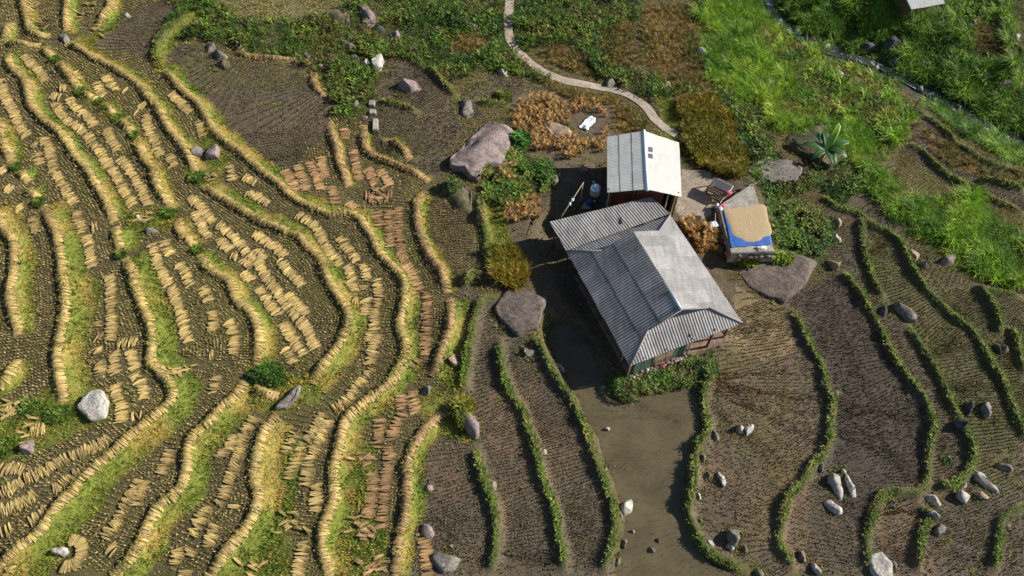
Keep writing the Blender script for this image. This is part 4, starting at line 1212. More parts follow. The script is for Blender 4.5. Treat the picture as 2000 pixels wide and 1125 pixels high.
for args in [
 (800,170,26,22,20,.8,'P','purple boulder in the small bare field above the stone channel'), (912,210,14,20,-15,.4,'G','streaked grey slab at the end of the thin green bund'),
 (55,875,17,20,20,.5,'P','purple-grey rock among loose sheaves near the left edge'), (388,296,15,12,0,.5,'G','pale grey rock between two straw bunds, upper left'), (418,305,18,16,10,.5,'P','brownish rock touching the pale grey rock, upper left'),
 (123,1080,16,9,0,.35,'L','small pale rock inside the ring of sheaves'), (293,452,18,8,5,.3,'G','flat grey rock below the loose sheaf heap on the left terraces'), (272,425,6,6,0,.3,'L','little white rock beside the loose sheaf heap on the left terraces'),
 (742,58,11,10,0,.5,'D','small dark rock right of the tall purple boulder'), (680,92,16,9,-10,.4,'P','light-topped rock in the middle of the top scrub'), (772,75,14,18,30,.6,'P','purple rock leaning in the scrub above the small field'),
 (690,115,13,8,0,.4,'D','dark flat rock next to two white rocks'), (742,122,11,22,15,.6,'L','tall white rock at the corner of the small bare field'), (718,128,12,10,0,.4,'L','squat white rock beside the tall white one'),
 (805,40,13,5,10,.3,'L','thin white slab in the scrub at the top'), (895,40,14,7,0,.4,'P','brownish rock above the round brown crop patch'), (925,56,18,9,5,.5,'P','rock on the rim of the round brown crop patch'),
 (982,143,13,10,-20,.4,'L','pale rock on the field edge left of the path'), (1368,103,21,12,0,.5,'L','pale flat rock where bright grass meets brown crop'), (1163,80,9,8,0,.4,'L','round pale rock between two brown crop patches'),
 (1193,162,16,10,5,.5,'G','grey rock lying on the edge of the footpath'), (1305,167,8,6,0,.3,'L','small white rock in the brown crop right of the path'), (1158,97,20,4,40,.25,'G','thin grey stone beside the round pale rock'), (1278,70,9,11,0,.3,'G','grey rock inside the largest brown crop patch'),
 (1138,332,10,9,0,.35,'P','small lilac-grey rock lying in the bare yard'), (1082,352,16,12,40,.4,'P','flat purple rock at the garden corner by the yard'), (125,74,15,9,25,.3,'G','flat grey stone at the top end of a straw bund, upper left'), (248,32,12,5,10,.25,'L','pale slab in grass at the top left'),
 (413,95,12,10,0,.5,'G','grey rock, leftmost of the cluster under the dark bank'), (428,112,14,10,0,.5,'G','grey rock in the middle of the cluster under the dark bank'), (432,128,15,10,0,.45,'M','brown mossy rock, lowest of the cluster under the dark bank'), (470,98,14,9,20,.5,'G','grey rock at the end of the horizontal sheaf row'),
 (597,110,8,7,0,.35,'G','small rock above the end of the horizontal sheaf row'), (626,132,11,6,0,.35,'P','small flat rock right of the horizontal sheaf row'),
 (695,203,7,11,10,.3,'G','grey block at the top of the stone channel'), (708,229,9,6,0,.25,'G','low grey block left of the stone channel'), (834,765,9,14,30,.4,'G','grey rock at the lower end of the tan sheaf row'), (918,826,22,26,-10,.8,'P','purple-brown boulder where the tan bund meets the green bund'),
 (884,702,13,15,0,.4,'T','straw-coloured rock beside the tan bund'), (1030,690,14,11,15,.3,'G','flat grey rock on the field left of the shaded pond'), (1093,718,13,5,30,.25,'L','pale stone on the bund beside the shaded pond'),
 (1062,882,9,4,50,.2,'L','thin pale stone on the field left of the pond'), (870,1105,32,20,-10,.35,'G','flat grey boulder at the bottom edge beside tan sheaves'), (835,1035,16,14,30,.35,'P','purple rock at the top of the lowest tan sheaf row'), (836,952,15,6,5,.25,'P','flat purple rock in the stubble right of the tan bund'),
 (962,948,8,8,0,.25,'P','small rock against the outer side of a green bund'), (882,1068,8,5,0,.2,'G','small stone above the flat boulder at the bottom edge'), (1185,838,8,5,0,.3,'L','white stone standing in the upper part of the pond'),
 (1220,998,14,19,20,.6,'L','large white stone on the left bank of the pond'), (1236,1040,5,6,0,.3,'G','small dark-sided stone in the pond near the white bank stone'), (1272,1074,14,5,10,.3,'G','flat stone breaking the water low in the pond'), (1284,1056,3,5,0,.25,'G','tiny stone above the flat stone in the pond'),
 (1218,1063,7,11,0,.35,'P','purple stone on the left pond bank'), (1208,1095,6,9,20,.3,'G','lowest grey stone on the left pond bank'), (1201,912,3,3,0,.15,'L','tiny white stone in the water, upper of two'), (1183,915,3,3,0,.2,'L','tiny white stone at the bund edge of the pond'),
 (1395,848,8,11,-15,.4,'G','pale grey stone at the bend of the right pond bund'), (1373,895,10,9,20,.4,'G','grey stone in the gap of the right pond bund'), (1383,928,7,8,0,.3,'G','stone just below the gap of the right pond bund'), (1364,968,5,7,0,.3,'L','small pale stone on the right pond bund'), (1368,1018,4,5,0,.25,'L','lower small pale stone on the right pond bund'),
 (1387,1060,9,6,0,.3,'L','pale stone at the lower curve of the right pond bund'), (1444,842,11,9,0,.45,'L','white stone, left one of the pair on the reddish field'), (1460,843,11,10,0,.5,'L','white stone, right one of the pair on the reddish field'), (1409,935,8,17,-25,.35,'L','long white stone lying on the reddish field'),
 (1431,1045,18,16,10,.7,'G','grey angular boulder low on the reddish field'), (1428,1071,10,7,20,.3,'L','pale stone at the foot of the grey angular boulder'), (1454,1073,8,7,0,.25,'G','small stone right of the grey angular boulder'), (1484,1121,11,7,0,.3,'G','stone at the bottom edge of the right pond bund'),
 (1633,948,14,22,-5,.5,'L','broad white stone of the bright pair on the dark field'), (1661,950,9,26,-10,.4,'L','narrow white stone of the bright pair on the dark field'), (1625,990,20,11,35,.35,'L','spindle-shaped grey-white stone below the bright pair'), (1603,912,8,8,0,.35,'G','grey stone at the bund corner above the bright pair'), (1645,922,6,7,0,.3,'L','small white stone capping the bright pair'),
 (1890,803,12,14,20,.6,'D','dark rounded stone, upper of two touching'), (1881,827,13,10,10,.55,'D','dark rounded stone, lower of two touching'), (1925,807,10,18,25,.5,'G','grey-white upright stone right of the two dark stones'), (1853,897,5,8,0,.3,'G','small stone alone in the narrow paddy'), (1963,912,15,8,10,.35,'G','flat grey stone near the right edge'),
 (1818,973,18,11,5,.4,'L','white oblong stone beside the bund junction'), (1883,970,13,14,25,.45,'L','white wedge stone below the curved bund end'), (1925,945,28,9,45,.4,'L','long pale slab right of the curved bund end'), (1913,968,18,7,40,.3,'T','tan slab lying under the long pale slab'), (1912,975,8,6,40,.25,'D','dark stone at the lower end of the pale slabs'),
 (1880,948,8,4,10,.3,'L','little white stone above the white wedge stone'), (1823,1003,12,8,50,.35,'L','pale stone inside the short forked bund'), (1832,1036,25,8,-22,.35,'G','grey pointed slab below the forked bund'), (1565,1087,11,11,20,.4,'G','grey stone outside the lower left bund bend'), (1590,1108,7,13,-20,.4,'L','pale upright stone near the bottom edge'), (1740,988,14,6,0,.3,'D','dark stone under the overhanging green bund'),
 (1632,770,8,10,0,.35,'G','grey stone on the outer side of the bund beside the dark field'), (1967,1028,10,6,0,.25,'P','brown stone by the bund near the right edge'), (1746,1103,7,7,0,.2,'G','small stone in the paddy by the pale pointed boulder'),
 (1725,608,10,18,0,.4,'D','dark triangular stone at the broken end of a bund'), (1772,615,32,15,30,.5,'G','large grey craggy rock bridging a broken bund'), (1945,681,9,10,0,.45,'D','blue-grey round stone in the bund fork near the right edge'), (1962,683,8,8,0,.35,'G','grey stone beside the blue-grey round one'),
 (1785,500,16,8,40,.35,'T','tan slab at the field edge below the bright grass'), (1800,514,8,12,0,.4,'G','grey stone touching the tan slab below the bright grass'), (1848,509,17,11,-15,.5,'P','purple rock under the bright grass edge'), (1770,400,23,12,10,.5,'P','brown flat rock set into the bright grass'), (1632,469,13,8,15,.4,'L','pale stone on the vine garden edge, upper'), (1628,518,12,14,0,.5,'T','pale brown stone where the vine garden meets the bund'), (1637,436,8,11,0,.35,'T','tan stone at the top right of the vine garden'),
 (1975,455,15,12,0,.5,'G','grey rock in the bright grass near the right edge'), (1500,163,15,12,20,.6,'P','purple rock half sunk in the bright slope grass'), (1590,192,13,9,0,.5,'P','brown-purple rock further along the bright slope'), (1637,150,11,8,30,.45,'L','pale rock above the stream on the bright slope'),
 (1690,95,28,11,0,.8,'D','long dark rock overhanging the stream'), (1733,92,20,16,0,1.1,'D','big dark rounded boulder standing in the stream gully'), (1655,124,14,7,20,.4,'T','tan streamside rock with white water beside it'), (1612,92,12,7,0,.5,'L','white rock at the upper stream bend'), (1795,175,9,7,0,.4,'L','white rock in the lower stream'), (1870,212,10,6,0,.4,'G','grey streamside rock near the right'),
 (1893,55,10,9,0,.5,'G','grey rock at the edge of the far brown field'), (1962,163,15,9,10,.5,'P','brownish rock below the far terraces'), (1985,75,8,7,0,.4,'L','pale rock at the far right edge by the terraces'), (1925,148,16,8,0,.5,'G','grey rock under the far bank grass'), (1745,118,10,8,0,.4,'G','grey rock at the foot of the dark gully boulder'), (1712,132,9,6,0,.4,'L','foam-white rock below the dark gully boulder'), (1555,62,9,7,0,.4,'L','white rock at the top end of the stream'),
 (1405,487,14,8,0,.5,'D','dark stone at the foot of the tarp platform'), (1385,712,9,10,0,.3,'L','whitish stone at the right end of the front garden bed'), (1213,1008,5,6,0,.25,'G','stone wedged beside the large white pond stone'), (1500,505,6,5,0,.3,'G','small stone on top of the flat slab right of the house')]:
    rock(*args)
# weeds and soil packed round the feet of the stones
fp = []
for (x, y, r) in ROCKS:
    n = int(10 + 26 * r); t_ = rng.uniform(0, 6.28, n); d_ = r * rng.uniform(.85, 1.25, n)
    q = np.stack([x + np.cos(t_) * d_, y + np.sin(t_) * d_], -1)
    q = q[(fbm(q[:, 0], q[:, 1], .6, 600) > .42)]
    if len(q): fp.append(np.concatenate([q, gh(q[:, 0], q[:, 1])[:, None]], 1))
fp = np.vstack(fp)
stuff('stone_foot_weeds', [tufts(fp, 6, .08, .2, .03, .6, .9, [lin(98, 118, 52), lin(118, 126, 60), lin(132, 120, 72), lin(84, 104, 46)])], M_leaf, 'weeds and thin grass growing round the feet of the stones', 'weeds')
# channel blocks
M_block = mat_plain('weathered_concrete', lin(176, 170, 158), .9, .22, 2.0, .015, 14, c2=lin(142, 134, 122))
for (u, v, a, b, lb) in ((727,205,.35,.5,'square concrete block at the head of the small stone channel'), (729,222,.38,.45,'whitest concrete block of the small stone channel'), (734,247,.32,1.1,'long grey concrete block at the foot of the small stone channel')):
    P = g1(u, v); bm = bmesh.new(); add_box(bm, (0, 0, .1), (a * 1.2, b, .34)); bmesh.ops.bevel(bm, geom=bm.edges[:], offset=.03, segments=2, affect='EDGES')
    o = bm_obj('channel_block', bm, M_block); o.location = P; o.rotation_euler.z = random.uniform(-.1, .1); tag(o, lb, 'block')

# ------------------------------------------------------------------ corrugated roofs
def sheet_grid(a0, a1, d0, d1, wave, amp, pt):
    """bmesh of one corrugated sheet; pt(a, d, lift) -> Vector"""
    bm = bmesh.new()
    n = max(2, int(round((a1 - a0) / (wave / 4))))
    rows = []
    for d in (d0, d1):
        rows.append([bm.verts.new((a, d, math.sin((a / wave) * 2 * math.pi) * amp)) for a in np.linspace(a0, a1, n + 1)])
    for i in range(n):
        bm.faces.new((rows[0][i], rows[0][i + 1], rows[1][i + 1], rows[1][i]))
    return bm
def corr_face(parent, org, ax, dn, poly, mat, wave=.175, amp=.021, sw=.875, sl=1.5, name='roof_sheet', base=0.0, stag=0.0):
    """poly: convex 2-D outline in (across, down) metres; org, ax, dn world vectors"""
    ax, dn, org = Vector(ax).normalized(), Vector(dn).normalized(), Vector(org)
    nm = dn.cross(ax).normalized()
    if nm.z < 0: nm = -nm
    polys = poly if isinstance(poly[0][0], tuple) else [poly]
    fixed = []
    for poly in polys:
        poly = [Vector(p) for p in poly]
        area = sum(poly[i].x * poly[(i + 1) % len(poly)].y - poly[(i + 1) % len(poly)].x * poly[i].y for i in range(len(poly)))
        fixed.append(poly[::-1] if area < 0 else poly)
    polys = fixed
    poly = [p for q in polys for p in q]
    amin = min(p.x for p in poly); amax = max(p.x for p in poly); dmin = min(p.y for p in poly); dmax = max(p.y for p in poly)
    nr = max(1, math.ceil((dmax - dmin) / sl - .08)); rl = (dmax - dmin) / nr
    nc = math.ceil((amax - amin) / sw - .02)
    for r in range(nr):
        for c in range(nc):
            a0 = amin + c * sw; a1 = min(a0 + sw + .02, amax)
            d1 = dmax - r * rl + (random.uniform(-.035, .035) if r == 0 else random.uniform(-.02, .02)); d0 = max(dmin, d1 - rl - .1) if r < nr - 1 else d1 - rl
            bm = sheet_grid(a0, a1, d0, d1, wave, amp, None)
            src = bm; bm = bmesh.new()
            for poly in polys:
                b2 = src.copy()
                for i in range(len(poly)):
                    p, q = poly[i], poly[(i + 1) % len(poly)]
                    e = q - p; n2 = Vector((e.y, -e.x, 0)).normalized()
                    bmesh.ops.bisect_plane(b2, geom=b2.verts[:] + b2.edges[:] + b2.faces[:], plane_co=Vector((p.x, p.y, 0)), plane_no=n2, clear_outer=True)
                mp = {v: bm.verts.new(v.co) for v in b2.verts}
                for f_ in b2.faces: bm.faces.new([mp[v] for v in f_.verts])
                b2.free()
            src.free()
            if len(bm.faces) == 0: bm.free(); continue
            lift = base + r * .024 + (c % 2) * .005 + random.uniform(0, .006)
            # lower end of an upper sheet lies over the upper end of the one below
            ca, cd = (a0 + a1) / 2, (d0 + d1) / 2
            tw = random.uniform(-.006, .006)
            O = org + ax * ca + dn * cd
            for v in bm.verts:
                a, d, h = v.co
                w = (ax * (a - ca + tw * (d - cd)) + dn * (d - cd - tw * (a - ca)) + nm * (h + lift))
                v.co = w
            bm.normal_update()
            for f in bm.faces:
                if f.normal.z < 0: f.normal_flip()
            me = bpy.data.meshes.new(name); bm.to_mesh(me); bm.free()
            o = link_mesh(name, me, mat, parent); o.location = O
            sm = o.modifiers.new('thick', 'SOLIDIFY'); sm.thickness = .008; sm.offset = -1

def mat_roof(name, c, c2, stain, rough=.85, objvar=.16):
    m, nt, bs = new_mat(name)
    geo = N(nt, 'ShaderNodeNewGeometry')
    rgb = N(nt, 'ShaderNodeRGB'); rgb.outputs[0].default_value = (*c, 1)
    n1 = noise_node(nt, 1.1, 6, .7, geo.outputs['Position'])
    mx = N(nt, 'ShaderNodeMix', data_type='RGBA'); mx.inputs[7].default_value = (*c2, 1)
    nt.links.new(maprange(nt, n1.outputs['Fac'], .4, .66, 0, .8), mx.inputs[0]); nt.links.new(rgb.outputs[0], mx.inputs[6])
    n2 = noise_node(nt, 7.0, 6, .75, geo.outputs['Position'])
    cs = mul_color(nt, mx.outputs[2], maprange(nt, n2.outputs['Fac'], .3, .72, 1 + stain, 1 - stain))
    mp = N(nt, 'ShaderNodeMapping'); mp.inputs['Rotation'].default_value = (0, 0, -HTH); mp.inputs['Scale'].default_value = (4.5, .55, .55)
    nt.links.new(geo.outputs['Position'], mp.inputs['Vector'])
    n3 = noise_node(nt, 1.0, 5, .6, mp.outputs[0])
    cs = mul_color(nt, cs, maprange(nt, n3.outputs['Fac'], .35, .7, 1 + stain * .6, 1 - stain))
    oi = N(nt, 'ShaderNodeObjectInfo')
    cs = mul_color(nt, cs, maprange(nt, oi.outputs['Random'], 0, 1, 1 - objvar, 1 + objvar))
    nt.links.new(cs, bs.inputs['Base Color']); bs.inputs['Roughness'].default_value = rough; bs.inputs['Specular IOR Level'].default_value = .25
    return m
M_fibro = mat_roof('fibre_cement', lin(156, 153, 150), lin(132, 130, 129), .2, .85, .2)
M_white = mat_roof('pale_roof', lin(222, 220, 211), lin(206, 205, 196), .07, .6, .04)
M_cap = mat_plain('ridge_metal', lin(186, 196, 204), .4, .1, 4, 0, metal=.3)
M_capf = mat_plain('ridge_fibre', lin(150, 146, 140), .85, .2, 3, .004, 20)
M_wood = mat_plain('old_wood', lin(112, 84, 62), .85, .25, 3, .006, 30, objvar=.2)
M_redwood = mat_plain('reddish_planks', lin(122, 70, 50), .8, .25, 3, .006, 30, objvar=.25)
M_pale = mat_plain('pale_timber', lin(190, 172, 146), .8, .2, 4, .005, 30, objvar=.15)
M_green = mat_plain('green_paint', lin(88, 116, 98), .65, .15, 3, .003, 20)
M_cream = mat_plain('clay_wall', lin(176, 152, 118), .9, .18, 2, .008, 18)
M_found = mat_plain('rubble_footing', lin(150, 126, 108), .92, .3, 3, .03, 12, c2=lin(112, 90, 76))
M_dark = mat_plain('dark_room', lin(52, 46, 42), .9, .2, 3, .004, 20)

fh = empty('farmhouse', hp(HL / 2, 0, HZ), 'large farmhouse under grey corrugated half-hipped roof beside the pond', 'house')
def local(o, root):
    """keep world geometry when parenting to an Empty that only has a location"""
    o.parent = root; o.matrix_parent_inverse = Matrix.Translation(-Vector(root.location))
    return o
def part(name, bm, mat, parent, root, smooth=False):
    o = bm_obj(name, bm, mat, None, smooth)
    o.parent = parent
    if parent is root: o.matrix_parent_inverse = Matrix.Translation(-Vector(root.location))
    else: o.matrix_parent_inverse = (Matrix.Translation(Vector(root.location)) @ Matrix.Translation(-Vector(root.location))).inverted()
    return o
HUv, HVv = Vector((*HU, 0)), Vector((*HV, 0))
RM = Matrix((HUv, HVv, Vector((0, 0, 1)))).transposed()
# roof frame (rafters, purlins) as the roof part; sheets hang under it
slope = (HR - HE) / HA
bm = bmesh.new()
uf, ub = 7.27, 1.47
for u in np.linspace(ub + .1, uf - .1, 8):
    for s in (-1, 1):
        add_tube(bm, hp(u, s * .05, HR - .12), hp(u, s * (HA - .15), HE - .06), .045, n=5)
for s in (-1, 1):
    for k in (.25, .55, .85):
        v = s * HA * k; inset = 1.45 * max(0, (k - .55) / .45) * 0
        add_tube(bm, hp(ub, v, HR - slope * abs(v) - .07), hp(uf, v, HR - slope * abs(v) - .07), .04, n=5)
    add_tube(bm, hp(.1, s * (HA - .15), HE - .08), hp(HL - .1, s * (HA - .15), HE - .08), .05, n=5)
add_tube(bm, hp(ub, 0, HR - .1), hp(uf, 0, HR - .1), .06, n=6)
for u in (.15, HL - .15): add_tube(bm, hp(u, -HA + .1, HE - .08), hp(u, HA - .1, HE - .08), .05, n=5)
roof = part('roof', bm, M_wood, fh, fh)
class Holder: pass
def sub_to(o): return o
def roof_face(root, roofo, *a, **k):
    before = set(bpy.data.objects)
    corr_face(None, *a, **k)
    for o in set(bpy.data.objects) - before:
        o.parent = roofo
        o.matrix_parent_inverse = roofo.matrix_basis.inverted()
ndown = math.sqrt(1 + slope * slope)
# left and right slopes, coordinates: across = u, down = distance from ridge
for s, ufr, ubk, vf, vb in ((-1, 7.15, 1.4, 2.1, 1.9), (1, 7.25, 1.42, 2.08, 1.75)):
    poly = [[(-.02, HA * ndown), (HL, HA * ndown), (uf + .12, 1.98 * ndown), (ub - .12, 1.98 * ndown)], [(uf + .12, 1.98 * ndown), (uf + .05, 0), (ub - .1, 0), (ub - .12, 1.98 * ndown)]]
    roof_face(fh, roof, hp(0, 0, HR + .02), HUv, Vector((HVv.x * s, HVv.y * s, -slope)), poly, M_fibro)
# front and back hips, across = v, down = from inner top edge
for s, ue in ((1, HL), (-1, 0.0)):
    sk = (2.13 - HE) / 1.42
    nd = math.sqrt(1 + sk * sk)
    top = 2.2
    poly = [(-HA, top * nd), (HA, top * nd), (1.98, (top - 1.42) * nd), (1.0, 0), (-1.0, 0), (-1.98, (top - 1.42) * nd)]
    u0 = ue - s * top
    roof_face(fh, roof, hp(u0, 0, HE + top * sk - .04), HVv, Vector((HUv.x * s, HUv.y * s, -sk)), poly, M_fibro)
# ridge and hip caps
def cap(a, b, r, mat, lift=.03, nm='ridge_cap'):
    bm = bmesh.new()
    a, b = Vector(a), Vector(b)
    add_tube(bm, a + Vector((0, 0, lift)), b + Vector((0, 0, lift)), r, n=8)
    o = bm_obj(nm, bm, mat, None, True); o.parent = roof; return o
cap(hp(ub - .1, 0, HR), hp(6.0, 0, HR), .055, M_capf, .0)
cap(hp(5.95, 0, HR), hp(uf + .08, 0, HR), .1, M_cap, .02)
for su, ue, ui in ((1, HL, uf + .12), (-1, 0, ub - .12)):
    for sv in (-1, 1):
        cap(hp(ue, sv * HA, HE), hp(ui, sv * 1.98, HR - slope * 1.98), .05, M_capf, .015)
# verges
for u in (uf + .09, ub - .12):
    for sv in (-1, 1):
        cap(hp(u, 0, HR), hp(u + (.04 if u > 4 else 0), sv * 1.98, HR - slope * 1.98), .028, M_capf, .02, 'verge_board')
# walls
WU0, WU1, WV = .7, 7.35, 2.75
def wall_face(nm, p, q, z0, z1, mat, n, th=.06, gapmat=None, pname='plank', inner=.0):
    """backing wall as the part, planks as its pieces"""
    p, q = Vector(p), Vector(q); d = (q - p); L = d.length; d.normalize(); nrm = Vector((d.y, -d.x, 0))
    ctr = hp(HL / 2, 0, 0)
    if nrm.dot((p + q) / 2 - ctr) < 0: nrm = -nrm
    R = Matrix((d, nrm, Vector((0, 0, 1)))).transposed()
    bm = bmesh.new(); add_box(bm, (p + q) / 2 + Vector((0, 0, (z0 + z1) / 2)) - nrm * th * .6, (L, th, z1 - z0), R)
    w = part(nm, bm, M_dark, fh, fh)
    for i in range(n):
        bm = bmesh.new(); c = p + d * (L * (i + .5) / n) + Vector((0, 0, (z0 + z1) / 2 + random.uniform(-.02, .02))) + nrm * (.01 + random.uniform(0, .012))
        add_box(bm, c, (L / n - .014, .035, z1 - z0 - random.uniform(0, .05)), R)
        o = bm_obj(pname, bm, mat, None); o.parent = w
    return w
z1w = 1.55
Z0 = HZ + .25
f = lambda u, v: hp(u, v, 0)
UF, VM = 8.4, .4
wall_face('wall', f(UF, -3.1), f(UF, -1.9), Z0, 1.2, M_green, 5)['label'] = 'green painted boards at the front corner'
wall_face('wall', f(UF, -1.88), f(UF, -.5), Z0 + .6, 1.2, M_cream, 6)
wall_face('wall', f(UF, -1.88), f(UF, -.5), Z0, Z0 + .58, M_found, 3)
wall_face('wall', f(UF, -.48), f(UF, VM), Z0, 1.2, M_green, 4)['label'] = 'green painted boards beside the open porch'
wall_face('wall', f(UF, VM), f(5.8, VM), Z0, z1w, M_cream, 9)
wall_face('wall', f(5.8, VM), f(5.8, 3.0), Z0, z1w, M_redwood, 12)
wall_face('wall', f(WU0, -3.1), f(UF, -3.1), Z0, 1.35, M_wood, 30)
wall_face('wall', f(WU0, 3.0), f(5.8, 3.0), Z0, 1.4, M_redwood, 24)
wall_face('wall', f(WU0, -3.1), f(WU0, 3.0), Z0, z1w, M_wood, 22)
bm = bmesh.new()
add_box(bm, hp(4.65, 0, HZ + .02), (7.95, 6.6, .46), RM)
bmesh.ops.subdivide_edges(bm, edges=bm.edges[:], cuts=5, use_grid_fill=True)
for v in bm.verts: v.co += Vector((random.uniform(-.04, .04), random.uniform(-.04, .04), random.uniform(-.015, .015)))
part('foundation', bm, M_found, fh, fh)
for (u, v, lean, r, mt) in ((8.45, -3.45, .0, .045, M_pale), (8.58, -2.7, .4, .028, M_wood), (8.58, -1.3, .4, .028, M_wood), (8.52, .5, 0, .055, M_pale), (8.5, 1.95, 0, .08, M_wood), (8.3, 3.25, 0, .06, M_wood), (.5, -3.2, 0, .06, M_wood), (.5, 3.2, 0, .06, M_wood), (4.2, 3.3, 0, .06, M_wood), (4.2, -3.3, 0, .06, M_wood), (7.4, -3.3, 0, .05, M_pale)):
    bm = bmesh.new(); add_tube(bm, hp(u, v + lean, HZ - .1), hp(u, v, HE + .12), r, r * .9, 8)
    part('post', bm, mt, fh, fh, True)
# rubble edging stones in front of the wall
for i in range(26):
    bm = bmesh.new(); s = random.uniform(.07, .15)
    bmesh.ops.create_icosphere(bm, subdivisions=1, radius=s)
    for v in bm.verts: v.co = Vector((v.co.x * random.uniform(.8, 1.3), v.co.y * random.uniform(.8, 1.3), v.co.z * .8))
    P = hp(8.6 + random.uniform(-.1, .1), -3.1 + 3.5 * i / 25 + random.uniform(-.05, .05), HZ + .24)
    bmesh.ops.translate(bm, verts=bm.verts, vec=P)
    part('edging_stone', bm, random.choice([M_rock['L'], M_rock['P'], M_redwood, M_rock['G']]), fh, fh)

# ------------------------------------------------------------------ lean-to roof behind the farmhouse
lt = empty('lean_to', hp(-1.2, -.3, HZ), 'grey corrugated lean-to roof joining the farmhouse to the yard', 'lean-to')
pts = [at_z((1073, 434), 1.62), at_z((1271, 385), 1.62), at_z((1309, 418), 1.18), at_z((1106, 489), 1.18)]
pts = [Vector(p) for p in pts]
dn = ((pts[3] + pts[2]) / 2 - (pts[0] + pts[1]) / 2).normalized()
ax = (pts[1] - pts[0]); ax = (ax - dn * ax.dot(dn)).normalized()
bm = bmesh.new()
for k in np.linspace(.03, .97, 6):
    a_, b_ = pts[0].lerp(pts[1], k), pts[3].lerp(pts[2], k)
    add_tube(bm, a_ - Vector((0, 0, .1)), b_ - Vector((0, 0, .1)), .04, n=5)
for k in (.08, .5, .92):
    a_, b_ = pts[0].lerp(pts[3], k), pts[1].lerp(pts[2], k)
    add_tube(bm, a_ - Vector((0, 0, .06)), b_ - Vector((0, 0, .06)), .035, n=5)
lroof = part('roof', bm, M_wood, lt, lt)
poly = [((p - pts[0]).dot(ax), (p - pts[0]).dot(dn)) for p in pts]
before = set(bpy.data.objects)
corr_face(None, pts[0], ax, dn, poly, M_fibro, sl=1.05)
for o in set(bpy.data.objects) - before: o.parent = lroof
for (k, j) in ((.04, .1), (.4, .1), (.75, .1), (.97, .12), (.04, .9)):
    p = pts[0].lerp(pts[1], k).lerp(pts[3].lerp(pts[2], k), j)
    bm = bmesh.new(); add_tube(bm, (p.x, p.y, HZ - .1), p - Vector((0, 0, .1)), .055, .05, 7)
    part('post', bm, M_pale if k == .97 else M_wood, lt, lt, True)
bm = bmesh.new(); add_box(bm, pts[0].lerp(pts[1], .58).lerp(pts[3].lerp(pts[2], .58), .62) + Vector((0, 0, .05)), (.5, .14, .06), RM)
o = part('loose_board', bm, M_dark, lt, lt)

# ------------------------------------------------------------------ small white-roofed building
ez, rz_ = 1.9, 2.5
E = {k: Vector(at_z(p, z)) for k, p, z in (('lb', (1186, 267), ez), ('lf', (1186, 376), ez), ('rf', (1331, 385), ez), ('rb', (1327, 278), ez), ('kb', (1258, 257), rz_), ('kf', (1264, 371), rz_))}
shd = empty('small_building', Vector((8.9, 8.5, HZ)), 'small building with pale corrugated gable roof behind the farmhouse', 'building')
bm = bmesh.new()
for k in np.linspace(.05, .95, 6):
    r_ = E['kb'].lerp(E['kf'], k) - Vector((0, 0, .08))
    add_tube(bm, r_, E['lb'].lerp(E['lf'], k) - Vector((0, 0, .08)), .04, n=5); add_tube(bm, r_, E['rb'].lerp(E['rf'], k) - Vector((0, 0, .08)), .04, n=5)
add_tube(bm, E['kb'] - Vector((0, 0, .1)), E['kf'] - Vector((0, 0, .1)), .05, n=6)
sroof = part('roof', bm, M_wood, shd, shd)
before = set(bpy.data.objects)
for sb, sf in (('lb', 'lf'), ('rb', 'rf')):
    o_ = E['kb']; axs = (E['kf'] - E['kb']).normalized()
    dnn = ((E[sb] + E[sf]) / 2 - (E['kb'] + E['kf']) / 2); dnn = (dnn - axs * dnn.dot(axs)).normalized()
    poly = [((E[k] - o_).dot(axs), (E[k] - o_).dot(dnn)) for k in ('kb', 'kf', sf, sb)]
    corr_face(None, o_, axs, dnn, poly, M_white, wave=.13, amp=.016, sw=.91, sl=.95)
    if sb == 'rb': RA, RD = axs.copy(), dnn.copy()
for o in set(bpy.data.objects) - before: o.parent = sroof
bm = bmesh.new(); add_tube(bm, E['kb'] + Vector((0, .08, .03)), E['kf'] + Vector((0, -.06, .03)), .1, n=10)
o = bm_obj('ridge_cap', bm, mat_plain('white_metal', lin(228, 236, 240), .35, .06, 3, 0), None, True); o.parent = sroof
M_slat = mat_plain('grey_slat', lin(112, 110, 116), .7, .15, 6)
nrmR = RA.cross(RD); nrmR = nrmR if nrmR.z > 0 else -nrmR
for v in (293, 306):
    c = Vector(at_z((1270, v), 2.42)); c = c + nrmR * (.09 - (c - E['kb']).dot(nrmR))
    for q in range(4):
        bm = bmesh.new(); R = Matrix((RA, RD, nrmR)).transposed()
        add_box(bm, c + RA * (-.15 + q * .1), (.07, .3, .02), R)
        o = bm_obj('louvre_slat', bm, M_slat, None); o.parent = sroof
def quad_wall(root, p, q, z0, z1a, z1b, mat, n, nm='wall', inset=0):
    p, q = Vector(p), Vector(q); d = q - p; L = d.length; d.normalize(); nrm = Vector((d.y, -d.x, 0))
    R = Matrix((d, nrm, Vector((0, 0, 1)))).transposed()
    zm = min(z1a, z1b)
    bm = bmesh.new(); add_box(bm, (p + q) / 2 + Vector((0, 0, (z0 + zm) / 2)), (L, .05, zm - z0), R)
    w = part(nm, bm, M_dark, root, root)
    for i in range(n):
        t = (i + .5) / n; zt = z1a + (z1b - z1a) * t
        for sgn in (1, -1):
            bm = bmesh.new(); add_box(bm, p + d * (L * t) + nrm * sgn * (.045 + random.uniform(0, .01)) + Vector((0, 0, (z0 + zt) / 2)), (L / n - .015, .03, zt - z0), R)
            o = bm_obj('plank', bm, mat, None); o.parent = w
def at2(x, y): return Vector((x, y, 0))
quad_wall(shd, at2(6.75, 6.55), at2(8.75, 6.4), HZ, 2.0, 2.36, M_redwood, 11)
quad_wall(shd, at2(8.75, 6.4), at2(10.0, 6.35), HZ, 2.36, 2.1, M_redwood, 7)
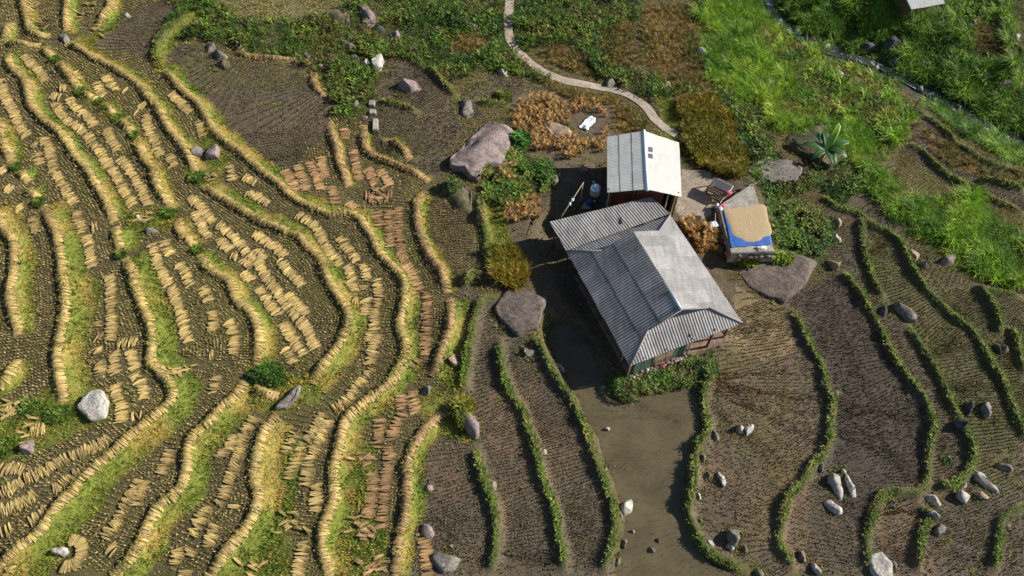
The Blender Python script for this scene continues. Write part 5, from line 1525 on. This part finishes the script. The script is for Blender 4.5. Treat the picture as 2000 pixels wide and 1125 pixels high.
quad_wall(shd, at2(6.75, 6.6), at2(6.95, 10.9), HZ, 1.85, 1.85, M_redwood, 20)
quad_wall(shd, at2(10.7, 6.3), at2(11.0, 10.4), HZ, 1.85, 1.85, M_wood, 20)
quad_wall(shd, at2(6.95, 10.9), at2(11.0, 10.5), HZ, 1.95, 1.95, M_wood, 18)
for (x, y, m) in ((6.4, 6.45, M_pale), (10.15, 5.9, M_pale), (10.85, 6.1, M_wood), (8.0, 6.3, M_wood)):
    bm = bmesh.new(); add_tube(bm, (x, y, HZ - .1), (x, y, 2.0), .06, .05, 8); part('post', bm, m, shd, shd, True)

# ------------------------------------------------------------------ building corner beyond the stream
Pb = g1(1800, 30)
zb = Pb[2] + 1.7
c0 = Vector(at_z((1780, 19), zb)); c1 = Vector(at_z((1846, 7), zb))
ax = (c1 - c0).normalized(); back = Vector((-ax.y, ax.x, 0)); back = back if back.y > 0 else -back
fs = empty('far_shed', ((c0 + c1) / 2 + back * 1.5) * Vector((1, 1, 0)) + Vector((0, 0, Pb[2])), 'white-roofed shed corner cut by the top edge beyond the stream', 'shed')
bm = bmesh.new(); W_ = (c1 - c0).length
R = Matrix((ax, back, Vector((0, 0, 1)))).transposed()
mid = (c0 + c1) / 2
add_box(bm, Vector((mid.x, mid.y, Pb[2] + .7)) + back * 2.6, (W_ - .8, 3.2, 2.6), R)
part('wall', bm, M_wood, fs, fs)
bm = bmesh.new(); add_tube(bm, c0 + back * .1 - Vector((0, 0, .05)), c1 + back * .1 - Vector((0, 0, .05)), .05, n=6)
fr = part('roof', bm, M_wood, fs, fs)
before = set(bpy.data.objects)
dn = Vector((-back.x, -back.y, -.28)).normalized()
top = c0 - dn * 3.8
corr_face(None, top, ax, dn, [(0, 0), (W_, 0), (W_, 3.8), (0, 3.8)], M_white, wave=.13, amp=.016, sw=.91, sl=1.9)
for o in set(bpy.data.objects) - before: o.parent = fr
bm = bmesh.new(); add_tube(bm, c0 + Vector((0, 0, .03)), c0 - dn * 3.8 + Vector((0, 0, .03)), .05, n=6); o = bm_obj('edge_trim', bm, M_cap, None); o.parent = fr
# ------------------------------------------------------------------ upright sheaves (orange-brown) and heaps
def stook_mesh(seed, lying=False):
    r = np.random.default_rng(seed)
    base = np.array([lin(196, 154, 90), lin(172, 128, 72), lin(208, 174, 112), lin(148, 112, 64)])
    n = 30                                   # stems leaning together, tied near the top
    az = r.uniform(0, 2 * np.pi, n); rr = r.uniform(.08, .17, n)
    P = np.stack([np.cos(az) * rr, np.sin(az) * rr, np.zeros(n)], -1)
    A = blades(P, az + np.pi + r.normal(0, .2, n), r.uniform(.4, .55, n), r.uniform(.014, .03, n), r.uniform(.15, .4, n), r.uniform(-.2, .1, n), base[r.integers(0, 4, n)] * r.uniform(.7, 1.15, (n, 1)))
    m = 22                                   # drooping heads
    az = r.uniform(0, 2 * np.pi, m)
    P = np.stack([np.cos(az) * .03, np.sin(az) * .03, r.uniform(.36, .48, m)], -1)
    B_ = blades(P, az, r.uniform(.2, .34, m), r.uniform(.02, .04, m), r.uniform(.4, 1.1, m), r.uniform(.5, 1.2, m), base[r.integers(0, 3, m)] * r.uniform(.85, 1.25, (m, 1)))
    V, F, cc = join([A, B_])
    if lying:
        V = np.stack([V[:, 2] - .2, V[:, 1] * 1.2, np.abs(V[:, 0]) + .04], -1)
    return np_mesh('upright_sheaf', V, F, M_straw, np.clip(cc, 0, 1))
STK = [stook_mesh(100 + i) for i in range(6)]; LYS = [stook_mesh(200 + i, True) for i in range(5)]
def put_stook(u, v, lying, label, group, lift=0.0, sc=1.0):
    P = g1(u, v, lift)
    o = bpy.data.objects.new('lying_sheaf' if lying else 'upright_sheaf', (LYS if lying else STK)[random.randrange(5)])
    col_.objects.link(o); o.location = P + np.array([0, 0, lift * 0])
    o.rotation_euler = (random.uniform(-.2, .2), random.uniform(-.2, .2), random.uniform(0, 6.28))
    k = sc * random.uniform(.8, 1.2); o.scale = (k, k, k)
    tag(o, label, 'sheaf', group)
def in_poly(u, v, poly): return bool(inside(np.array([u]), np.array([v]), poly)[0])
A1 = [(1000,235),(1015,205),(1060,188),(1110,212),(1150,200),(1190,225),(1182,300),(1150,285),(1110,320),(1085,290),(1050,300),(1020,268)]
n = 0
pts_ = []
while n < 125:
    u, v = random.uniform(1000, 1190), random.uniform(188, 322)
    if not in_poly(u, v, A1): continue
    if ((u - 1150) / 38) ** 2 + ((v - 248) / 32) ** 2 < 1 or ((u - 1090) / 26) ** 2 + ((v - 258) / 17) ** 2 < 1: continue
    if any((u - a) ** 2 + ((v - b) * 1.2) ** 2 < 62 for a, b in pts_): continue
    pts_.append((u, v)); n += 1
    put_stook(u, v, False, 'small orange-brown sheaf standing on the ground around the white plastic sheet', 'upright sheaves round the white sheet', sc=1.15)
for r in range(4):
    for c in range(8):
        u, v = 982 + c * 10 + r * 3 + random.uniform(-2, 2), 400 + r * 11 - c * 1.5 + random.uniform(-2, 2)
        if u < 1058: put_stook(u, v, False, 'orange-brown sheaf standing in the neat rows below the leafy garden', 'upright sheaves in rows below the garden')
for (u, v) in ((992, 335), (998, 347), (985, 340), (1003, 330), (990, 352), (1000, 358)):
    put_stook(u, v, False, 'orange-brown sheaf standing inside the leafy garden by the huge boulder', 'upright sheaves in the garden', sc=1.2)
H1_ = [(1328, 440), (1345, 428), (1362, 436), (1392, 448), (1396, 478), (1385, 492), (1368, 490), (1345, 462)]
n = 0
while n < 58:
    u, v = random.uniform(1325, 1398), random.uniform(426, 494)
    if not in_poly(u, v, H1_): continue
    n += 1
    put_stook(u, v, random.random() < .6, 'amber sheaf in the untidy heap between farmhouse and tarp platform', 'sheaves heaped beside the farmhouse', sc=1.25)

# ------------------------------------------------------------------ crumpled white sheet
def cloth(name, pts, z, n, amp, mat, label, cat, seed=0, thick=.01):
    """pts: four corners (xy) -> rippled quad patch"""
    P = np.array([p[:2] for p in pts])
    s, t = np.meshgrid(np.linspace(0, 1, n), np.linspace(0, 1, n), indexing='ij')
    XY = ((1 - s) * (1 - t))[..., None] * P[0] + (s * (1 - t))[..., None] * P[1] + (s * t)[..., None] * P[2] + ((1 - s) * t)[..., None] * P[3]
    XY = XY + (np.stack([fbm(XY[..., 0], XY[..., 1], .5, 300 + seed), fbm(XY[..., 0], XY[..., 1], .5, 310 + seed)], -1) - .5) * .3 * min(1, amp * 8)
    Z = (gh(XY[..., 0], XY[..., 1]) if z is None else np.full(s.shape, z)) + .02 + amp * np.abs(fbm(XY[..., 0], XY[..., 1], .35, 320 + seed) - .35) * 1.6
    V = np.concatenate([XY, Z[..., None]], -1).reshape(-1, 3)
    id_ = np.arange(n * n).reshape(n, n)
    F = np.stack([id_[:-1, :-1], id_[1:, :-1], id_[1:, 1:], id_[:-1, 1:]], -1).reshape(-1, 4)
    org = V.mean(0); org[2] = V[:, 2].min()
    o = link_mesh(name, np_mesh(name, V - org, F, mat, None, True)); o.location = org
    m = o.modifiers.new('thick', 'SOLIDIFY'); m.thickness = thick
    return tag(o, label, cat)
M_sheet = mat_plain('white_plastic', lin(226, 230, 238), .45, .06, 3, .01, 14)
cloth('plastic_sheet', [g1(1128, 250), g1(1146, 258), g1(1164, 236), g1(1152, 227)], None, 16, .35, M_sheet, 'crumpled white plastic sheet on bare ground among upright sheaves', 'sheet', 1)

# ------------------------------------------------------------------ tarp platform with drying grain
gp0 = g1(1450, 440)
zt = HZ + .55
T = [at_z(p, zt) for p in ((1403, 402), (1470, 357), (1514, 492), (1427, 494))]
bm = bmesh.new(); add_prism(bm, [(p[0], p[1]) for p in T], HZ - .6, zt)
bmesh.ops.bevel(bm, geom=[e for e in bm.edges], offset=.04, segments=2, affect='EDGES')
bmesh.ops.subdivide_edges(bm, edges=bm.edges[:], cuts=3, use_grid_fill=True)
bm.normal_update()
for v in bm.verts:
    if v.co.z < zt - .06: v.co += Vector((random.uniform(-.05, .05), random.uniform(-.05, .05), 0))
plat = empty('stone_platform', (gp0[0], gp0[1], HZ - .3), 'raised concrete and stone platform carrying the blue tarp', 'platform')
part('slab', bm, M_block, plat, plat)
for i in range(44):
    side = random.choice((0, 2, 3)); k = random.random()
    a, b = T[side], T[(side + 1) % 4]
    p = a + (b - a) * k
    bm = bmesh.new(); bmesh.ops.create_icosphere(bm, subdivisions=1, radius=1)
    for v in bm.verts: v.co = Vector((v.co.x * .2, v.co.y * .2, v.co.z * .13)) * random.uniform(.8, 1.2)
    bmesh.ops.translate(bm, verts=bm.verts, vec=Vector((p[0], p[1], random.uniform(HZ - .15, zt - .16))))
    part('wall_stone', bm, random.choice([M_rock['G'], M_rock['P'], M_rock['T']]), plat, plat)
M_tarp = mat_plain('blue_tarp', lin(58, 104, 176), .55, .12, 4, .012, 10)
cloth('blue_tarp', [at_z(p, zt) for p in ((1411, 412), (1492, 406), (1508, 478), (1427, 484))], zt, 26, .05, M_tarp, 'blue plastic tarp spread on the stone platform under drying grain', 'tarp', 2)
M_grain = mat_plain('rice_grain', lin(192, 168, 130), .95, .2, 9, .03, 30)
gpx = smooth_px([(1414, 409), (1455, 403), (1493, 399), (1500, 425), (1508, 456), (1493, 465), (1474, 472), (1452, 470), (1433, 459), (1424, 440), (1419, 425), (1414, 409)], 6)
gw = np.array([at_z(p, zt + .07)[:2] for p in gpx[:-1]])
gc = gw.mean(0)
rings = 14
Vg, Fg = [], []
m_ = len(gw)
for r in range(rings + 1):
    k = 1 - r / rings
    for p in gw:
        q = gc + (p - gc) * k * (1 + .05 * (vnoise(p[0] * 3, p[1] * 3, .5, 17) - .5))
        wave = .010 * math.sin((q[0] * .9 - q[1] * .45) * 44 + 5 * vnoise(q[0], q[1], .5, 9))
        Vg.append((q[0], q[1], zt + .035 + .045 * (1 - k ** 12) + wave * (1 - k ** 4)))
for r in range(rings):
    for i in range(m_):
        j = (i + 1) % m_
        Fg.append((r * m_ + i, r * m_ + j, (r + 1) * m_ + j, (r + 1) * m_ + i))
Vg = np.array(Vg); og = np.array([gc[0], gc[1], zt])
o = link_mesh('drying_grain', np_mesh('drying_grain', Vg - og, np.array(Fg), M_grain, None, True)); o.location = og
tag(o, 'golden rice grain raked out to dry on the blue tarp', 'grain', kind='stuff')

# ------------------------------------------------------------------ yard things
M_steel = mat_plain('brushed_steel', lin(214, 226, 232), .25, .05, 3, 0, metal=.6)
M_blue = mat_plain('blue_plastic', lin(36, 78, 170), .4, .08, 4, 0)
M_greenp = mat_plain('green_plastic', lin(40, 120, 70), .45, .1, 4, 0)
M_pink = mat_plain('pink_cloth', lin(206, 92, 120), .8, .15, 8, .01, 30)
P = at_z((1164, 366), HZ + 2.3)
TZ = 1.25
tk = empty('water_tank', (P[0], P[1], HZ), 'white steel water tank with domed top standing behind the small building', 'tank')
bm = bmesh.new()
for i in range(3):
    a = 2.1 * i; add_tube(bm, (.26 * math.cos(a), .26 * math.sin(a), 0), (.26 * math.cos(a), .26 * math.sin(a), .4 + TZ), .03, n=6)
add_lathe(bm, [(.3, .36 + TZ), (.34, .38 + TZ), (.34, .42 + TZ)], 18)
bm_obj('stand', bm, M_dark, tk)
bm = bmesh.new(); add_lathe(bm, [(.33, .42), (.36, .46), (.36, .6), (.345, .62), (.36, .64), (.36, .8), (.345, .82), (.36, .84), (.36, .98), (.33, 1.06), (.22, 1.12), (.13, 1.14)], 24, (0, 0, TZ))
bm_obj('tank_body', bm, M_steel, tk, True)
bm = bmesh.new(); add_lathe(bm, [(.13, 1.13), (.13, 1.19), (.08, 1.22), (.02, 1.23)], 16, (0, 0, TZ)); bm_obj('tank_lid', bm, M_sheet, tk, True)
bm = bmesh.new(); add_lathe(bm, [(.07, 0), (.09, .03), (.09, .12), (.05, .14)], 12, (-.12, .42, 1.0 + TZ)); bm_obj('float_valve', bm, mat_plain('teal_plastic', lin(80, 170, 170), .4), tk, True)
a, b = Vector(at_z((1096, 424), 1.2)), Vector(at_z((1140, 356), 1.55))
bp = empty('bamboo_pole', (a.x, a.y, a.z - .02), 'long bamboo pole sticking out from the lean-to eave with rags tied on', 'pole')
bm = bmesh.new(); add_tube(bm, a, b, .03, .02, 8); part('cane', bm, M_pale, bp, bp, True)
bm = bmesh.new()
for k in np.linspace(.08, .92, 9):
    p = a.lerp(b, k); d = (b - a).normalized(); add_tube(bm, p - d * .015, p + d * .015, .036, n=8)
part('cane_joints', bm, M_pale, bp, bp, True)
bm = bmesh.new(); add_tube(bm, Vector((a.x + (b.x - a.x) * .97, a.y + (b.y - a.y) * .97, HZ - .1)), a.lerp(b, .97), .03, .025, 7); part('prop', bm, M_pale, bp, bp, True)
for k, m in ((.5, M_sheet), (.55, M_greenp), (.38, M_sheet)):
    p = a.lerp(b, k); bm = bmesh.new(); bmesh.ops.create_icosphere(bm, subdivisions=2, radius=.09)
    for v in bm.verts: v.co = Vector((v.co.x * 1.1, v.co.y * 1.3, v.co.z * 1.3)) + Vector([random.uniform(-.025, .025) for _ in range(3)])
    bmesh.ops.translate(bm, verts=bm.verts, vec=p - Vector((0, 0, .04))); part('rag', bm, m, bp, bp)
def jug(u, v, z, mat, capm, label, cat, name, rz, s=1.0):
    P = at_z((u, v), z); e_ = empty(name, P, label, cat, rz=rz)
    bm = bmesh.new(); add_lathe(bm, [(.05, 0), (.16 * s, .01), (.17 * s, .05), (.165 * s, .2), (.17 * s, .24), (.17 * s, .42), (.1, .48), (.06, .5)], 16)
    bmesh.ops.rotate(bm, verts=bm.verts, cent=(0, 0, 0), matrix=Matrix.Rotation(math.radians(88), 3, 'Y')); bmesh.ops.translate(bm, verts=bm.verts, vec=(-.25, 0, .17 * s))
    bm_obj('jug_body', bm, mat, e_, True)
    bm = bmesh.new(); add_tube(bm, (.24, 0, .17 * s), (.36, 0, .17 * s), .09, .085, 12); bm_obj('cap', bm, capm, e_, True)
jug(1152, 399, HZ + .35, M_blue, M_sheet, 'blue plastic drum lying near the lean-to eave, white cap', 'drum', 'plastic_drum', .35, 1.1)
P = at_z((1143, 401), HZ + .3); e_ = empty('wash_crate', P, 'pale wooden crate under the blue drum by the lean-to', 'crate')
for i in range(5):
    bm = bmesh.new(); add_box(bm, (-.3 + .15 * i, 0, 0), (.12, .6, .05)); bm_obj('slat', bm, M_pale, e_)
bm = bmesh.new(); add_box(bm, (0, -.24, -.3), (.72, .05, .56)); add_box(bm, (0, .24, -.3), (.72, .05, .56)); bm_obj('legs_frame', bm, M_wood, e_)
P = at_z((1120, 403), HZ + .05); e_ = empty('green_basin', P, 'green plastic basin on the ground beside the bamboo pole', 'basin')
bm = bmesh.new(); add_lathe(bm, [(.22, 0), (.3, .02), (.36, .2), (.4, .21), (.4, .23), (.34, .22), (.28, .06), (.1, .05)], 20); bm_obj('bowl', bm, M_greenp, e_, True)
bm = bmesh.new(); add_lathe(bm, [(.38, .2), (.42, .2), (.42, .235), (.38, .235)], 20); bm_obj('rim', bm, M_greenp, e_, True)
P = at_z((1117, 414), HZ + .12); bm = bmesh.new(); add_lathe(bm, [(.75, -.3), (.78, -.26), (.78, -.02), (.74, .02), (.1, .04)], 22)
for v in bm.verts: v.co += Vector((random.uniform(-.03, .03), random.uniform(-.03, .03), 0))
o = bm_obj('round_slab', bm, M_block); o.location = P; tag(o, 'round grey concrete slab half under the lean-to eave', 'slab')

# coop with slatted roof
P = at_z((1401, 378), HZ)
cp = empty('animal_coop', (P[0], P[1], HZ), 'small wooden coop with dark slatted top and pale board in the yard', 'coop', rz=math.radians(-33))
bm = bmesh.new()
for x in (-.65, .65):
    for y in (-.45, .45): add_box(bm, (x, y, .4), (.07, .07, .8))
for z in (.12, .75):
    for y in (-.45, .45): add_box(bm, (0, y, z), (1.25, .05, .06))
    for x in (-.65, .65): add_box(bm, (x, 0, z), (.05, .85, .06))
bm_obj('frame', bm, M_wood, cp)
for i in range(11):
    bm = bmesh.new(); add_box(bm, (-.62 + i * .124, .12, .83), (.09, .75, .03)); bm_obj('slat', bm, mat_plain('charcoal_wood', lin(84, 82, 88), .8) if i == 0 else bpy.data.materials['charcoal_wood'], cp)
bm = bmesh.new(); add_box(bm, (-.05, -.52, .62), (1.35, .34, .03), Matrix.Rotation(math.radians(18), 3, 'X')); bm_obj('front_board', bm, M_cream, cp)
for i in range(9):
    bm = bmesh.new(); add_box(bm, (-.6 + i * .15, -.45, .35), (.04, .03, .6)); bm_obj('bar', bm, M_wood, cp)
P = at_z((1412, 365), HZ + .7)
e_ = empty('corrugated_offcut', (P[0], P[1], P[2]), 'pale corrugated sheet leaning on the back of the coop', 'sheet', rz=math.radians(-36))
bm = bmesh.new(); n = 40
ra = [bm.verts.new((x, -.35, -.1 + .02 * math.sin(x * 48))) for x in np.linspace(-.6, .6, n)]; rb = [bm.verts.new((x, .4, .12 + .02 * math.sin(x * 48))) for x in np.linspace(-.6, .6, n)]
for i in range(n - 1): bm.faces.new((ra[i], ra[i + 1], rb[i + 1], rb[i]))
o = bm_obj('panel', bm, M_white, e_); o.modifiers.new('thick', 'SOLIDIFY').thickness = .008
bm = bmesh.new(); add_box(bm, (-.4, .1, -.4), (.05, .05, .7)); add_box(bm, (.4, .1, -.4), (.05, .05, .7)); bm_obj('prop', bm, M_wood, e_)
def bundle(u, v, z, s, mat, label, cat, name):
    P = at_z((u, v), z); bm = bmesh.new(); bmesh.ops.create_icosphere(bm, subdivisions=3, radius=1)
    for q in bm.verts:
        k = 1 + .35 * mnoise.fractal(q.co * 1.8 + Vector((u, v, 0)), 1, 2, 4)
        q.co = Vector((q.co.x * s[0] * k, q.co.y * s[1] * k, max(q.co.z, -.4) * s[2] * k))
    o = bm_obj(name, bm, mat, None, True); o.location = P; return tag(o, label, cat)
bundle(1423, 377, HZ + .8, (.22, .16, .12), M_pink, 'pink cloth bundle at the corner of the coop', 'cloth', 'cloth_bundle')
bundle(1411, 402, HZ + .85, (.2, .14, .08), M_pink, 'faded pink cloth on the platform corner beside the tarp', 'cloth', 'cloth_scrap')
bundle(1407, 407, HZ + .82, (.14, .18, .1), M_sheet, 'white sack crumpled at the tarp corner', 'sack', 'sack')
bundle(1400, 402, HZ + .3, (.16, .2, .2), M_sheet, 'white bag lying between the coop and the platform', 'bag', 'bag')
bundle(1488, 484, zt + .06, (.36, .14, .1), M_sheet, 'long white sack along the lower edge of the tarp', 'sack', 'long_sack')
for (p, q, lb) in (((1405, 398), (1425, 372), 'pale pole leaning from the platform corner to the coop'), ((1412, 396), (1434, 392), 'thin pole lying across the platform corner'), ((1478, 489), (1528, 491), 'thin white pipe beyond the lower tarp edge'), ((1470, 362), (1484, 353), 'short stick at the top corner of the platform'), ((1397, 417), (1397, 440), 'upright stick beside the white box')):
    a_, b_ = Vector(at_z(p, zt + .05)), Vector(at_z(q, zt + .15)); bm = bmesh.new(); m0 = (a_ + b_) / 2
    n = 7; pr = [a_.lerp(b_, i / n) - m0 + Vector((0, 0, .02 * math.sin(i * 1.3))) for i in range(n + 1)]
    for i in range(n): add_tube(bm, pr[i], pr[i + 1], .028 - .001 * i, .027 - .001 * i, 7, cap=(i in (0, n - 1)))
    o = bm_obj('stick', bm, M_pale, None, True); o.location = m0; tag(o, lb, 'stick')
P = at_z((1391, 446), HZ + .02); wb = empty('white_crate', (P[0], P[1], HZ), 'white box standing beside the amber sheaf heap', 'box', rz=.3)
bm = bmesh.new(); add_box(bm, (0, 0, .22), (.5, .42, .44)); bmesh.ops.bevel(bm, geom=bm.edges[:], offset=.03, segments=2, affect='EDGES'); bm_obj('box_body', bm, M_sheet, wb)
bm = bmesh.new(); add_box(bm, (0, 0, .46), (.54, .46, .04)); bm_obj('lid', bm, M_sheet, wb)

# ------------------------------------------------------------------ banana plant and single shrubs
def big_leaf(bm, base, az, L, w, up, droop, fold=.25):
    n = 9; pts = []; p = Vector(base); el = up
    h = Vector((math.cos(az), math.sin(az), 0)); s = Vector((-math.sin(az), math.cos(az), 0))
    rows = []
    for i in range(n + 1):
        t = i / n
        ww = w * (math.sin(math.pi * min(1, t * .9 + .08)) ** .6) * (1 if t < 1 else .1) if t > .12 else .03
        dirv = h * math.cos(el) + Vector((0, 0, math.sin(el)))
        nrm = dirv.cross(s) * -1
        rows.append([bm.verts.new(p + s * ww * k + Vector((0, 0, fold * ww * abs(k) * (1 if abs(k) < 1 else .7)))) for k in (-1, -.5, 0, .5, 1)])
        p = p + dirv * (L / n); el -= droop / n
    for a_, b_ in zip(rows, rows[1:]):
        for i in range(4): bm.faces.new((a_[i], a_[i + 1], b_[i + 1], b_[i]))
M_ban = mat_plain('banana_leaf', lin(58, 96, 40), .45, .18, 2, .01, 12, objvar=.15)
M_ban2 = mat_plain('banana_leaf_young', lin(142, 180, 62), .4, .12, 2, .01, 12)
P = g1(1598, 322)
bn = empty('banana_plant', P, 'banana plant with long paddle leaves in front of the mossy boulder', 'banana plant')
bm = bmesh.new(); add_tube(bm, (0, 0, -.1), (.05, .02, .9), .13, .09, 10); add_tube(bm, (.05, .02, .9), (.06, .05, 1.25), .09, .05, 10); bm_obj('stem', bm, mat_plain('banana_stem', lin(130, 132, 76), .7, .2, 5), bn, True)
for i, (az, L, w, up, dr) in enumerate(((60, 1.7, .22, 1.1, .9), (15, 1.5, .24, .8, 1.3), (-30, 1.3, .2, .6, 1.3), (120, 1.5, .22, .8, 1.2), (165, 1.5, .22, .6, 1.2), (215, 1.3, .2, .6, 1.4), (275, 1.4, .22, .7, 1.5), (320, 1.2, .2, .9, 1.4), (95, 1.3, .2, .9, 1.2))):
    bm = bmesh.new(); big_leaf(bm, (.06, .05, 1.15), math.radians(az), L, w, up, dr); o = bm_obj('leaf', bm, M_ban2 if i == 0 else M_ban, bn, True)
    o.modifiers.new('thick', 'SOLIDIFY').thickness = .006
bn.scale = (1.3, 1.3, 1.3)
def shrub(u, v, rx, ry, h, cols, label, cat='shrub', name='shrub', leaf=(.2, .09), dens=1.0):
    P = g1(u, v); sc = pxm(u, v); a, b = rx / sc, ry / sc / .84
    n = int(420 * a * b * dens + 60)
    th = rng.uniform(0, 2 * np.pi, n); r = np.sqrt(rng.random(n)); zz = rng.random(n) ** .7
    lob = 1 + .3 * np.sin(th * 3 + u) * rng.random(n)
    x = np.cos(th) * r * a * lob; y = np.sin(th) * r * b * lob
    z = h * np.sqrt(np.clip(1 - r * r * .85, 0, 1)) * (.35 + .65 * zz)
    V, F, c = tufts(np.stack([x, y, z], -1), 6, .12, leaf[0], leaf[1], .8, .8, cols)
    e_ = empty(name, P, label, cat)
    o = link_mesh('foliage', np_mesh('foliage', V, F, M_leaf, np.clip(c * np.array([1.32, 1.27, 1.12]), 0, 1))); o.parent = e_
    bm = bmesh.new()
    for i in range(6):
        t_ = i * 1.05; add_tube(bm, (0, 0, -.05), (math.cos(t_) * a * .55, math.sin(t_) * b * .55, h * .7), .025, .008, 5)
    bm_obj('stem', bm, M_wood, e_)
shrub(525, 738, 40, 20, .6, [lin(58, 92, 36), lin(76, 108, 40), lin(46, 74, 32)], 'dense dark green bush at the end of a straw bund, left centre', leaf=(.16, .05))
shrub(1455, 512, 22, 13, .8, [lin(140, 150, 46), lin(120, 136, 44)], 'yellow-green bush at the lower left corner of the tarp platform')
shrub(1518, 513, 30, 13, .85, [lin(130, 142, 46), lin(104, 126, 44)], 'yellow-green bush at the lower right corner of the tarp platform')
shrub(886, 372, 15, 14, .95, [lin(96, 116, 62), lin(112, 128, 74), lin(72, 92, 48)], 'low weeds crowning the mossy boulder below the huge boulder', leaf=(.16, .06))
shrub(905, 808, 20, 22, .9, [lin(120, 128, 44), lin(138, 134, 50), lin(96, 112, 40)], 'olive grass tuft on the boulder where the tan bund ends', leaf=(.3, .04))
shrub(985, 190, 12, 8, .4, [lin(110, 120, 50)], 'small grassy clump left of the upright sheaves')
shrub(1018, 283, 15, 18, .8, [lin(72, 116, 54), lin(92, 132, 62)], 'bright broad-leaved plant at the right end of the huge boulder', leaf=(.3, .13), dens=.5)
for (u, v, lb) in ((110, 118, 'first'), (159, 181, 'second'), (196, 201, 'third'), (230, 233, 'fourth'), (264, 266, 'fifth')):
    shrub(u, v, 5, 4, .18, [lin(96, 120, 46), lin(110, 130, 52)], 'small green tuft, %s from the top along the upper left bund' % lb, 'grass tuft', 'grass_tuft', (.2, .05))
for (u, v, rx, ry, lb) in ((80, 398, 9, 8, 'green tuft in the bund gap above the wide orange strip'), (36, 329, 9, 8, 'green tuft in the bund gap near the left edge'), (333, 420, 18, 9, 'leafy tuft in the bund gap beside the loose sheaf heap'), (388, 491, 9, 7, 'green tuft in the bund gap above the terrace narrowing to the bush'), (240, 500, 7, 6, 'green tuft in the gap of the long middle bund'), (387, 350, 16, 12, 'green clump in the break of the second long bund'), (70, 800, 34, 16, 'broad green clump above the loose sheaves near the left edge'), (120, 812, 32, 20, 'broad green clump left of the pale boulder'), (18, 872, 22, 20, 'dark green clump at the left edge below loose sheaves')):
    shrub(u, v, rx * .8, ry * .7, .25, [lin(92, 118, 46), lin(108, 128, 52), lin(78, 102, 42)], lb, 'grass tuft', 'grass_tuft', (.22, .05))
